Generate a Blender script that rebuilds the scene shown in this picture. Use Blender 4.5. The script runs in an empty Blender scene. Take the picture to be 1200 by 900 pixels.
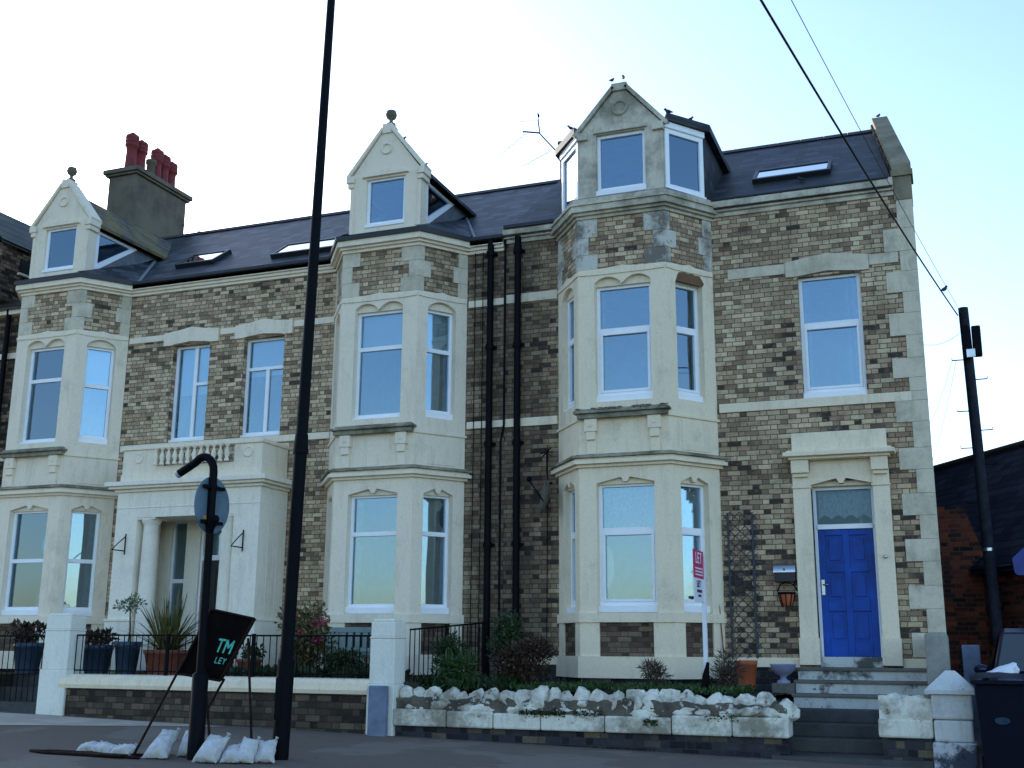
import bpy, bmesh, math, random
from mathutils import Vector, Matrix, noise
R = math.radians
rnd = random.Random(7)
scene = bpy.context.scene
col = scene.collection

# ------------------------------------------------------------------ materials
def new_mat(name):
    m = bpy.data.materials.new(name); m.use_nodes = True
    nt = m.node_tree; nt.nodes.clear()
    out = nt.nodes.new('ShaderNodeOutputMaterial')
    return m, nt, out
class G:
    def __init__(s, nt): s.nt = nt
    def n(s, t, **kw):
        nd = s.nt.nodes.new(t)
        for k, v in kw.items(): setattr(nd, k, v)
        return nd
    def l(s, a, b): s.nt.links.new(a, b)
    def setin(s, sock, v):
        if isinstance(v, bpy.types.NodeSocket): s.l(v, sock)
        else: sock.default_value = v
    def math(s, op, a, b=0.0, c=None, clamp=False):
        nd = s.n('ShaderNodeMath', operation=op, use_clamp=clamp)
        s.setin(nd.inputs[0], a); s.setin(nd.inputs[1], b)
        if c is not None: s.setin(nd.inputs[2], c)
        return nd.outputs[0]
    def mix(s, f, a, b, mode='MIX'):
        nd = s.n('ShaderNodeMix', data_type='RGBA', blend_type=mode)
        s.setin(nd.inputs[0], f)
        for i, v in ((6, a), (7, b)):
            if not isinstance(v, bpy.types.NodeSocket): v = (*v, 1) if len(v) == 3 else v
            s.setin(nd.inputs[i], v)
        return nd.outputs[2]
    def noise(s, scale, detail=4, rough=.55, vec=None, dim='3D', dist=0.0):
        nd = s.n('ShaderNodeTexNoise', noise_dimensions=dim)
        nd.inputs['Scale'].default_value = scale; nd.inputs['Detail'].default_value = detail
        nd.inputs['Roughness'].default_value = rough; nd.inputs['Distortion'].default_value = dist
        if vec is None: vec = s.obj()
        s.l(vec, nd.inputs['Vector']); return nd.outputs['Fac']
    def obj(s):
        if not hasattr(s, '_o'): s._o = s.n('ShaderNodeTexCoord')
        return s._o.outputs['Object']
    def uv(s):
        s.obj(); return s._o.outputs['UV']
    def scaled(s, v, sc):
        nd = s.n('ShaderNodeMapping'); nd.inputs['Scale'].default_value = sc
        s.l(v, nd.inputs['Vector']); return nd.outputs[0]
    def ramp(s, f, stops, interp='LINEAR'):
        nd = s.n('ShaderNodeValToRGB'); cr = nd.color_ramp; cr.interpolation = interp
        while len(cr.elements) < len(stops): cr.elements.new(.5)
        for e, (p, c) in zip(cr.elements, stops):
            e.position = p; e.color = (*c, 1) if len(c) == 3 else c
        s.l(f, nd.inputs[0]); return nd.outputs[0]
    def bsdf(s, color, rough=.8, metal=0.0, spec=.4, bump=None, bs=.5, bd=.01, **kw):
        b = s.n('ShaderNodeBsdfPrincipled')
        s.setin(b.inputs['Base Color'], (*color, 1) if not isinstance(color, bpy.types.NodeSocket) and len(color) == 3 else color)
        s.setin(b.inputs['Roughness'], rough); s.setin(b.inputs['Metallic'], metal)
        s.setin(b.inputs['Specular IOR Level'], spec)
        if bump is not None:
            bn = s.n('ShaderNodeBump'); bn.inputs['Strength'].default_value = bs; bn.inputs['Distance'].default_value = bd
            s.l(bump, bn.inputs['Height']); s.l(bn.outputs[0], b.inputs['Normal'])
        return b.outputs[0]

def mk_plain(name, c, rough=.6, metal=0, var=.12, scale=6, spec=.4):
    m, nt, out = new_mat(name); g = G(nt)
    f = g.noise(scale, 5, .6)
    cc = g.mix(g.ramp(f, [(.3, (0, 0, 0)), (.7, (1, 1, 1))]), tuple(x*(1-var*1.5) for x in c), tuple(min(1, x*(1+var)) for x in c))
    g.l(g.bsdf(cc, rough, metal, spec, f, .15, .004), out.inputs[0]); return m

def mk_brick(name, stops, mortar, L=.235, H=.083, mort=.011, headers=4, seed=0., dark=.5, bump=.6, lowscale=.5, stain=(.03,.028,.025), stainamt=.4, smudge=.6, soot=None, gain=1.0, low_dark=None):
    m, nt, out = new_mat(name); g = G(nt)
    wob = g.n('ShaderNodeTexNoise'); wob.inputs['Scale'].default_value = 9; wob.inputs['Detail'].default_value = 2
    g.l(g.uv(), wob.inputs['Vector'])
    va = g.n('ShaderNodeVectorMath', operation='MULTIPLY_ADD'); g.l(wob.outputs['Color'], va.inputs[0])
    va.inputs[1].default_value = (.012, .012, 0); g.l(g.uv(), va.inputs[2])
    sp = g.n('ShaderNodeSeparateXYZ'); g.l(va.outputs[0], sp.inputs[0])
    v = g.math('DIVIDE', sp.outputs[1], H); row = g.math('FLOOR', v); fv = g.math('FRACT', v)
    rs = g.n('ShaderNodeTexWhiteNoise', noise_dimensions='1D'); g.l(row, rs.inputs[1])
    off = g.math('MULTIPLY_ADD', rs.outputs[0], .12, g.math('MULTIPLY', g.math('FLOORED_MODULO', row, 2.0), .5))
    per = L*1.5
    u = g.math('ADD', g.math('DIVIDE', sp.outputs[0], per), off)
    cu = g.math('FLOOR', u); fu = g.math('FRACT', u)
    hd = g.math('GREATER_THAN', fu, .6667)
    cx = g.n('ShaderNodeCombineXYZ'); g.l(g.math('MULTIPLY_ADD', cu, 2.0, hd), cx.inputs[0]); g.l(row, cx.inputs[1]); cx.inputs[2].default_value = seed
    wn = g.n('ShaderNodeTexWhiteNoise', noise_dimensions='3D'); g.l(cx.outputs[0], wn.inputs[0])
    du = g.math('MULTIPLY', g.math('MINIMUM', g.math('MINIMUM', fu, g.math('SUBTRACT', 1.0, fu)), g.math('ABSOLUTE', g.math('SUBTRACT', fu, .6667))), per)
    dv = g.math('MULTIPLY', g.math('MINIMUM', fv, g.math('SUBTRACT', 1.0, fv)), H)
    d = g.math('MINIMUM', du, dv)
    mr = g.n('ShaderNodeMapRange'); mr.inputs['From Min'].default_value = mort*.3; mr.inputs['From Max'].default_value = mort*.75
    g.l(d, mr.inputs[0]); bm = mr.outputs[0]
    low = g.noise(lowscale, 3, .6, g.scaled(g.obj(), (1, 1, 2.2)))
    rv = g.math('ADD', wn.outputs[0], g.math('MULTIPLY', g.math('SUBTRACT', low, .5), -dark*2), clamp=True)
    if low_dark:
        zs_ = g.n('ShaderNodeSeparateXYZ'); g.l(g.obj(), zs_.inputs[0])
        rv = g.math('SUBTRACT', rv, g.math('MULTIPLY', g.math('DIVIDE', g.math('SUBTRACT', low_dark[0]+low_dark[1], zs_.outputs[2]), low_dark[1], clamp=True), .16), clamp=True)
    c = g.ramp(rv, stops)
    fine = g.noise(40, 5, .7)
    c = g.mix(.55, c, g.ramp(fine, [(.25, (.35, .35, .35)), (.75, (1.35, 1.35, 1.35))]), 'MULTIPLY')
    hs = g.mix(g.math('FRACT', g.math('MULTIPLY', wn.outputs[0], 7.3)), (1.14, .98, .88), (1.05, 1.0, .88))
    c = g.mix(.7, c, hs, 'MULTIPLY')
    sm = g.noise(4.5, 6, .75, g.scaled(g.obj(), (1, 1, 2.4)))
    c = g.mix(g.math('MULTIPLY', g.ramp(sm, [(.5, (0, 0, 0)), (.7, (1, 1, 1))]), smudge), c, (.055, .045, .036))
    lg = g.noise(7, 4, .7, g.scaled(g.obj(), (1.2, 1.2, 2.0)))
    c = g.mix(g.math('MULTIPLY', g.ramp(lg, [(.55, (0, 0, 0)), (.8, (1, 1, 1))]), .4), c, tuple(min(1, x*1.15) for x in stops[-1][1]))
    if gain != 1.0: c = g.mix(1.0, c, (gain, gain, gain), 'MULTIPLY')
    c = g.mix(bm, mortar, c)
    if soot:
        so_ = g.n('ShaderNodeSeparateXYZ'); g.l(g.obj(), so_.inputs[0])
        dx = g.math('DIVIDE', g.math('ABSOLUTE', g.math('SUBTRACT', so_.outputs[0], soot[0])), soot[1])
        wob2 = g.noise(1.6, 5, .7, g.scaled(g.obj(), (1.6, 1.6, .6)))
        mk = g.math('SUBTRACT', g.math('MULTIPLY_ADD', wob2, 2.2, .35), dx, clamp=True)
        c = g.mix(g.math('MULTIPLY', mk, .62), c, (.028, .022, .018))
    st = g.noise(1.1, 6, .65, g.scaled(g.obj(), (1.6, 1.6, .7)))
    c = g.mix(g.math('MULTIPLY', g.ramp(st, [(.5, (0, 0, 0)), (.72, (1, 1, 1))]), stainamt), c, stain)
    hgt = g.math('ADD', bm, g.math('MULTIPLY', fine, .5))
    g.l(g.bsdf(c, .92, 0, .12, hgt, bump, .008), out.inputs[0]); return m

def mk_stone(name, c, dirt=(.16, .15, .11), amt=.4, lo=.5, hi=.75, peel=None, peelamt=0., rough=.8, streak=.4):
    m, nt, out = new_mat(name); g = G(nt)
    a = g.noise(1.3, 7, .72); b = g.noise(5.0, 7, .75, g.scaled(g.obj(), (1, 1, .16)))
    e = g.noise(2.2, 8, .8)
    f = g.noise(28, 5, .7)
    cc = g.mix(.5, c, g.ramp(f, [(.2, (.75, .75, .75)), (.8, (1.2, 1.2, 1.2))]), 'MULTIPLY')
    cc = g.mix(g.math('MULTIPLY', g.ramp(a, [(lo, (0, 0, 0)), (hi, (1, 1, 1))]), amt), cc, dirt)
    cc = g.mix(g.math('MULTIPLY', g.ramp(b, [(.52, (0, 0, 0)), (.78, (1, 1, 1))]), streak), cc, tuple(x*.8 for x in dirt))
    cc = g.mix(g.math('MULTIPLY', g.ramp(e, [(.54, (0, 0, 0)), (.66, (1, 1, 1))]), amt*.35), cc, dirt)
    if peel:
        p = g.noise(5.5, 8, .7)
        cc = g.mix(g.ramp(p, [(.5 + .25*(1-peelamt), (0, 0, 0)), (.53+.25*(1-peelamt), (1, 1, 1))]), cc, peel)
    g.l(g.bsdf(cc, rough, 0, .15, f, .35, .008), out.inputs[0]); return m

def mk_slate(name, stops, L=.28, H=.24, moss=None, mossamt=.5, rough=.55, spec=.25):
    m, nt, out = new_mat(name); g = G(nt)
    sp = g.n('ShaderNodeSeparateXYZ'); g.l(g.uv(), sp.inputs[0])
    v = g.math('DIVIDE', sp.outputs[1], H); row = g.math('FLOOR', v); fv = g.math('FRACT', v)
    u = g.math('ADD', g.math('DIVIDE', sp.outputs[0], L), g.math('MULTIPLY', g.math('FLOORED_MODULO', row, 2.0), .5))
    cu = g.math('FLOOR', u); fu = g.math('FRACT', u)
    cx = g.n('ShaderNodeCombineXYZ'); g.l(cu, cx.inputs[0]); g.l(row, cx.inputs[1])
    wn = g.n('ShaderNodeTexWhiteNoise', noise_dimensions='3D'); g.l(cx.outputs[0], wn.inputs[0])
    c = g.ramp(wn.outputs[0], stops)
    edge = g.math('MULTIPLY', g.math('LESS_THAN', fv, .22), .6)
    e2 = g.math('MULTIPLY', g.math('LESS_THAN', fu, .06), .5)
    c = g.mix(g.math('MAXIMUM', edge, e2), c, (.008, .008, .01))
    n2 = g.noise(3, 6, .7)
    c = g.mix(.5, c, g.ramp(n2, [(.2, (.5, .5, .5)), (.8, (1.5, 1.5, 1.5))]), 'MULTIPLY')
    if moss:
        n3 = g.noise(1.6, 7, .75)
        c = g.mix(g.math('MULTIPLY', g.ramp(n3, [(.42, (0, 0, 0)), (.62, (1, 1, 1))]), mossamt), c, moss)
    hg = g.math('ADD', g.math('MULTIPLY', fv, -1.0), g.math('MULTIPLY', wn.outputs[0], .3))
    g.l(g.bsdf(c, rough, 0, spec, hg, .8, .02), out.inputs[0]); return m

def mk_glass(name, refl=.15, tint=(.8, .85, .85), wav=.02, gt=(.60, .82, 1)):
    m, nt, out = new_mat(name); g = G(nt)
    lw = g.n('ShaderNodeFresnel'); lw.inputs[0].default_value = 1.5
    tr = g.n('ShaderNodeBsdfTransparent'); tr.inputs[0].default_value = (*tint, 1)
    gl = g.n('ShaderNodeBsdfGlossy'); gl.inputs['Roughness'].default_value = .015; gl.inputs[0].default_value = (*gt, 1)
    bn = g.n('ShaderNodeBump'); bn.inputs['Strength'].default_value = .25; bn.inputs['Distance'].default_value = wav
    g.l(g.noise(1.1, 0, .4), bn.inputs['Height']); g.l(bn.outputs[0], gl.inputs['Normal'])
    mx = g.n('ShaderNodeMixShader')
    g.l(g.math('MULTIPLY_ADD', lw.outputs[0], 1.3, refl, clamp=True), mx.inputs[0])
    g.l(tr.outputs[0], mx.inputs[1]); g.l(gl.outputs[0], mx.inputs[2]); g.l(mx.outputs[0], out.inputs[0]); return m

def mk_leaf(name, stops, rough=.5):
    m, nt, out = new_mat(name); g = G(nt)
    gi = g.n('ShaderNodeNewGeometry')
    wn = g.n('ShaderNodeTexWhiteNoise', noise_dimensions='1D'); g.l(gi.outputs['Random Per Island'], wn.inputs[1])
    g.l(g.bsdf(g.ramp(wn.outputs[0], stops), rough, 0, .3), out.inputs[0]); return m

M = {}
TAN = [(0, (.05, .04, .034)), (.06, (.14, .105, .08)), (.2, (.25, .185, .125)), (.5, (.35, .27, .18)), (.78, (.44, .355, .24)), (1, (.55, .46, .33))]
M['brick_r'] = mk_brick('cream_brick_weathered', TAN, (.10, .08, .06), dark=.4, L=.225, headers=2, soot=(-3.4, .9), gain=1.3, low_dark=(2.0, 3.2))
M['brick_l'] = mk_brick('cream_brick', [(0, (.06, .05, .04)), (.07, (.18, .135, .09)), (.3, (.33, .255, .17)), (.7, (.43, .345, .23)), (1, (.56, .47, .34))], (.10, .08, .06), seed=3, dark=.22, stainamt=.25, L=.22, headers=2, soot=(5.6, .8), gain=1.3)
M['brick_d'] = mk_brick('sooty_brick', [(0, (.02, .018, .017)), (.3, (.06, .045, .035)), (.6, (.14, .105, .075)), (1, (.27, .21, .15))], (.04, .035, .03), seed=5)
M['brick_base'] = mk_brick('engineering_brick', [(0, (.012, .013, .02)), (.4, (.025, .028, .04)), (.8, (.05, .055, .07)), (1, (.16, .13, .09))], (.05, .05, .045), seed=9, dark=.2, L=.24, H=.1)
M['brick_wall'] = mk_brick('garden_wall_brick', [(0, (.02, .02, .02)), (.3, (.05, .04, .032)), (.7, (.10, .08, .06)), (1, (.17, .135, .1))], (.035, .03, .025), seed=11, L=.26, H=.1, dark=.3)
M['brick_panel'] = mk_brick('panel_brick', [(0, (.06, .04, .03)), (.5, (.13, .09, .065)), (1, (.22, .17, .12))], (.07, .06, .05), seed=12, dark=.1, stainamt=.2)
M['brick_red'] = mk_brick('red_brick', [(0, (.02, .015, .015)), (.35, (.07, .025, .02)), (.7, (.17, .042, .025)), (1, (.26, .07, .035))], (.09, .075, .065), seed=13, dark=.3, mort=.012)
M['stone_r'] = mk_stone('painted_stone_cream', (.86, .73, .53), dirt=(.34, .29, .21), amt=.4, lo=.55, hi=.72, peel=(.36, .31, .24), peelamt=.25)
M['stone_rt'] = mk_stone('weathered_stone', (.66, .60, .47), dirt=(.20, .18, .13), amt=.8, lo=.42, hi=.62, peel=(.66, .65, .58), peelamt=.3, streak=.55)
M['stone_pq'] = mk_stone('peeling_quoin', (.60, .57, .49), dirt=(.12, .10, .08), amt=.85, lo=.47, hi=.6, peel=(.34, .28, .19), peelamt=.6)
M['stone_l'] = mk_stone('painted_stone_white', (.85, .74, .57), dirt=(.32, .28, .21), amt=.4, lo=.55, hi=.75)
M['stone_q'] = mk_stone('quoin_stone', (.68, .60, .45), dirt=(.27, .235, .165), amt=.7, lo=.47, hi=.7, streak=.55)
M['stone_porch'] = mk_stone('porch_paint', (.86, .79, .65), dirt=(.40, .36, .28), amt=.4, lo=.5, hi=.85, streak=.4)
M['stone_grey'] = mk_stone('grey_render', (.33, .33, .29), dirt=(.1, .1, .08), amt=.6, lo=.4, hi=.7)
M['stone_chim'] = mk_stone('chimney_render', (.165, .145, .11), dirt=(.07, .062, .048), amt=.7, lo=.4, hi=.65, streak=.6)
M['hood'] = mk_stone('mossy_sill', (.40, .37, .28), dirt=(.05, .05, .03), amt=.85, lo=.38, hi=.62)
M['coping_brown'] = mk_stone('lichen_coping', (.27, .235, .16), dirt=(.10, .085, .05), amt=.7, lo=.4, hi=.65)
M['spall'] = mk_stone('bare_stone', (.22, .12, .065), dirt=(.09, .06, .04), amt=.6, lo=.4, hi=.6)
M['rubble'] = mk_stone('whitewashed_rubble', (.74, .71, .60), dirt=(.20, .17, .12), amt=.85, lo=.46, hi=.60, peel=(.17, .135, .09), peelamt=.55)
M['core'] = mk_stone('rubble_mortar', (.17, .145, .11), dirt=(.05, .045, .035), amt=.9, lo=.4, hi=.6, peel=(.50, .49, .44), peelamt=.6)
M['pillar'] = mk_stone('pillar_paint', (.80, .78, .68), dirt=(.33, .31, .24), amt=.3, lo=.55, hi=.85)
M['pier'] = mk_stone('pier_paint', (.60, .60, .57), dirt=(.2, .18, .15), amt=.5, lo=.45, hi=.62, peel=(.16, .12, .08), peelamt=.38)
M['pier_base'] = mk_stone('flaking_pier_base', (.5, .51, .52), dirt=(.05, .06, .08), amt=1.0, lo=.46, hi=.54, peel=(.03, .035, .05), peelamt=.6)
M['step'] = mk_stone('step_stone', (.20, .185, .16), dirt=(.05, .05, .045), amt=.6, lo=.4, hi=.65)
M['step_w'] = mk_stone('painted_riser', (.60, .60, .55), dirt=(.05, .05, .04), amt=.9, lo=.54, hi=.62, peel=(.09, .08, .06), peelamt=.45)
M['step_d'] = mk_stone('dark_step', (.085, .085, .082), dirt=(.03, .032, .03), amt=.6, lo=.4, hi=.65)
SL = [(0, (.016, .018, .022)), (.5, (.036, .042, .050)), (1, (.080, .089, .10))]
M['slate'] = mk_slate('blue_slate', SL)
M['slate_r'] = mk_slate('dark_slate', [(0, (.010, .012, .018)), (.5, (.024, .029, .042)), (1, (.05, .058, .08))], moss=(.06, .055, .035), mossamt=.35, rough=.6)
M['slate_m'] = mk_slate('mossy_slate', [(0, (.05, .045, .038)), (.5, (.075, .068, .055)), (1, (.11, .10, .08))], moss=(.22, .16, .04), mossamt=.95, rough=.75)
M['slate_g'] = mk_slate('green_slate', [(0, (.035, .045, .045)), (1, (.075, .09, .085))], moss=(.1, .075, .03), mossamt=.4, rough=.6)
M['slate_s'] = mk_slate('shed_slate', [(0, (.008, .011, .02)), (1, (.028, .034, .052))], L=.3, H=.2, rough=.8, spec=.05)
M['lead'] = mk_plain('lead_flashing', (.17, .19, .21), .5, .2, .2)
M['tile'] = mk_plain('ridge_tile', (.06, .045, .04), .8)
M['upvc'] = mk_plain('white_plastic_frame', (.90, .91, .92), .35, 0, .03)
M['gutter'] = mk_plain('black_gutter', (.014, .015, .018), .4)
M['pipe'] = mk_plain('black_pipe', (.005, .005, .008), .5, 0, .1, 6, .06)
M['pole'] = mk_plain('black_painted_steel', (.004, .0045, .007), .5, 0, .2, 6, .06)
M['glass'] = mk_glass('window_glass')
M['glass_lo'] = mk_glass('shaded_glass', -.02)
M['glass_hi'] = mk_glass('skylight_glass', .55, gt=(.95, .97, 1))
M['room'] = mk_plain('room_plaster', (.32, .29, .25), .9)
M['blind'] = mk_plain('pale_blind', (.72, .76, .78), .8, 0, .03)
M['curtain'] = mk_plain('curtain_cloth', (.36, .37, .38), .9, 0, .2, 9)
M['net'] = mk_plain('lace_curtain', (.42, .44, .46), .9, 0, .2, 22)
M['door_blue'] = mk_plain('blue_gloss_paint', (.004, .065, .36), .38, 0, .3, 2.5, .2)
M['dark_door'] = mk_plain('dark_timber', (.012, .012, .014), .4)
M['metal'] = mk_plain('steel', (.5, .52, .54), .3, 1.0, .1)
M['iron'] = mk_plain('wrought_iron', (.006, .006, .008), .6, 0, .1, 6, .06)
M['rust'] = mk_plain('rusty_steel', (.022, .011, .009), .75, 0, .4, 12, .08)
M['pot_red'] = mk_plain('red_chimney_pot', (.19, .022, .024), .65, 0, .25)
M['terracotta'] = mk_plain('terracotta', (.20, .06, .035), .8, 0, .2)
M['orange'] = mk_plain('orange_clay', (.38, .09, .03), .75)
M['pot_blue'] = mk_plain('blue_glaze', (.03, .055, .09), .4, 0, .2)
M['urn'] = mk_plain('lilac_stone', (.24, .25, .37), .7, 0, .15)
M['soil'] = mk_plain('soil', (.02, .015, .01), .95)
def mk_sack():
    m, nt, out = new_mat('woven_sack'); g = G(nt); f = g.noise(9, 6, .75, dist=1.2); k = g.noise(3, 3, .6)
    c = g.mix(g.ramp(k, [(.4, (0, 0, 0)), (.65, (1, 1, 1))]), (.60, .61, .63), (.46, .43, .37)); c = g.mix(.6, c, g.ramp(f, [(.3, (.7, .7, .7)), (.7, (1.1, 1.1, 1.1))]), 'MULTIPLY')
    g.l(g.bsdf(c, .7, 0, .2, f, .5, .012), out.inputs[0]); return m
M['sack'] = mk_sack()
M['sign_back'] = mk_plain('grey_sign_back', (.13, .2, .26), .45, .3, .15)
M['board'] = mk_plain('dark_board', (.005, .0035, .0035), .7, 0, .4, 5, .04)
M['teal'] = mk_plain('teal_paint', (.08, .50, .38), .6, 0, .3, 14)
M['sticker'] = mk_plain('yellow_sticker', (.45, .3, .05), .6)
M['sign_white'] = mk_plain('white_sign', (.75, .76, .8), .4, 0, .04)
M['sign_pink'] = mk_plain('crimson_sign', (.55, .012, .11), .4, 0, .05)
M['ink'] = mk_plain('dark_ink', (.06, .01, .06), .5)
M['bin'] = mk_plain('bin_plastic', (.003, .005, .014), .5, 0, .1, 6, .1)
M['bin_label'] = mk_plain('faded_bin_sticker', (.025, .05, .075), .6, 0, .2, 9, .1)
M['bag'] = mk_plain('white_bag', (.70, .73, .80), .4, 0, .05)
M['car'] = mk_plain('navy_car_paint', (.006, .009, .035), .2, .2, .1)
M['rubber'] = mk_plain('rubber', (.006, .006, .006), .8, 0, .1, 6, .05)
M['car_glass'] = mk_plain('tinted_glass', (.03, .04, .04), .05, 0, .05, 2, .8)
M['lampglass'] = mk_plain('lamp_lens', (.4, .4, .42), .15)
M['blue_sign'] = mk_plain('blue_panel', (.008, .03, .22), .4)
M['trellis'] = mk_plain('blue_grey_trellis', (.045, .055, .07), .7)
M['post_grey'] = mk_plain('grey_plastic', (.16, .2, .28), .7, 0, .2)
M['bench'] = mk_plain('pale_green_paint', (.20, .26, .24), .7)
M['bird'] = mk_plain('dark_feathers', (.02, .02, .024), .7)
M['wood'] = mk_plain('tarred_wood', (.018, .022, .032), .8, 0, .35, 9, .2)
M['leaf_dark'] = mk_leaf('dark_leaves', [(0, (.008, .018, .006)), (.6, (.02, .045, .012)), (1, (.05, .08, .025))])
M['leaf_mid'] = mk_leaf('green_leaves', [(0, (.015, .04, .008)), (.6, (.035, .08, .018)), (1, (.07, .12, .03))])
M['leaf_red'] = mk_leaf('reddish_leaves', [(0, (.012, .014, .006)), (.6, (.04, .025, .014)), (1, (.10, .035, .02))])
M['leaf_olive'] = mk_leaf('olive_leaves', [(0, (.05, .06, .025)), (.6, (.10, .09, .03)), (1, (.18, .12, .05))])
M['leaf_dry'] = mk_leaf('dry_stems', [(0, (.03, .02, .015)), (1, (.1, .07, .05))])
M['leaf_pale'] = mk_leaf('pale_leaves', [(0, (.08, .11, .06)), (1, (.22, .27, .17))])
M['leaf_strap'] = mk_leaf('strap_leaves', [(0, (.03, .04, .01)), (.5, (.09, .09, .02)), (1, (.2, .16, .07))])
M['flower'] = mk_leaf('pink_petals', [(0, (.45, .02, .12)), (1, (.65, .08, .2))])
M['stem'] = mk_plain('brown_stem', (.05, .035, .02), .9)
# ground
def mk_asphalt(name, c, patch):
    m, nt, out = new_mat(name); g = G(nt)
    f = g.noise(120, 4, .8); a = g.noise(.55, 6, .6); b = g.noise(3.5, 6, .7)
    cc = g.mix(g.ramp(f, [(.3, (0, 0, 0)), (.7, (1, 1, 1))]), tuple(x*.7 for x in c), tuple(x*1.35 for x in c))
    cc = g.mix(g.math('MULTIPLY', g.ramp(a, [(.5, (0, 0, 0)), (.54, (1, 1, 1))]), .8), cc, patch)
    cc = g.mix(g.math('MULTIPLY', g.ramp(b, [(.55, (0, 0, 0)), (.75, (1, 1, 1))]), .5), cc, tuple(x*.5 for x in c))
    g.l(g.bsdf(cc, .9, 0, .08, f, .4, .004), out.inputs[0]); return m
M['asphalt'] = mk_asphalt('pavement_asphalt', (.155, .125, .10), (.21, .175, .145))
M['concrete'] = mk_asphalt('worn_concrete', (.50, .42, .34), (.40, .34, .28))
M['road'] = mk_asphalt('road_asphalt', (.05, .05, .053), (.06, .06, .063))
M['earth'] = mk_asphalt('ground_earth', (.06, .065, .04), (.08, .08, .05))
M['garden'] = mk_asphalt('garden_soil', (.03, .032, .02), (.05, .05, .035))

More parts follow.
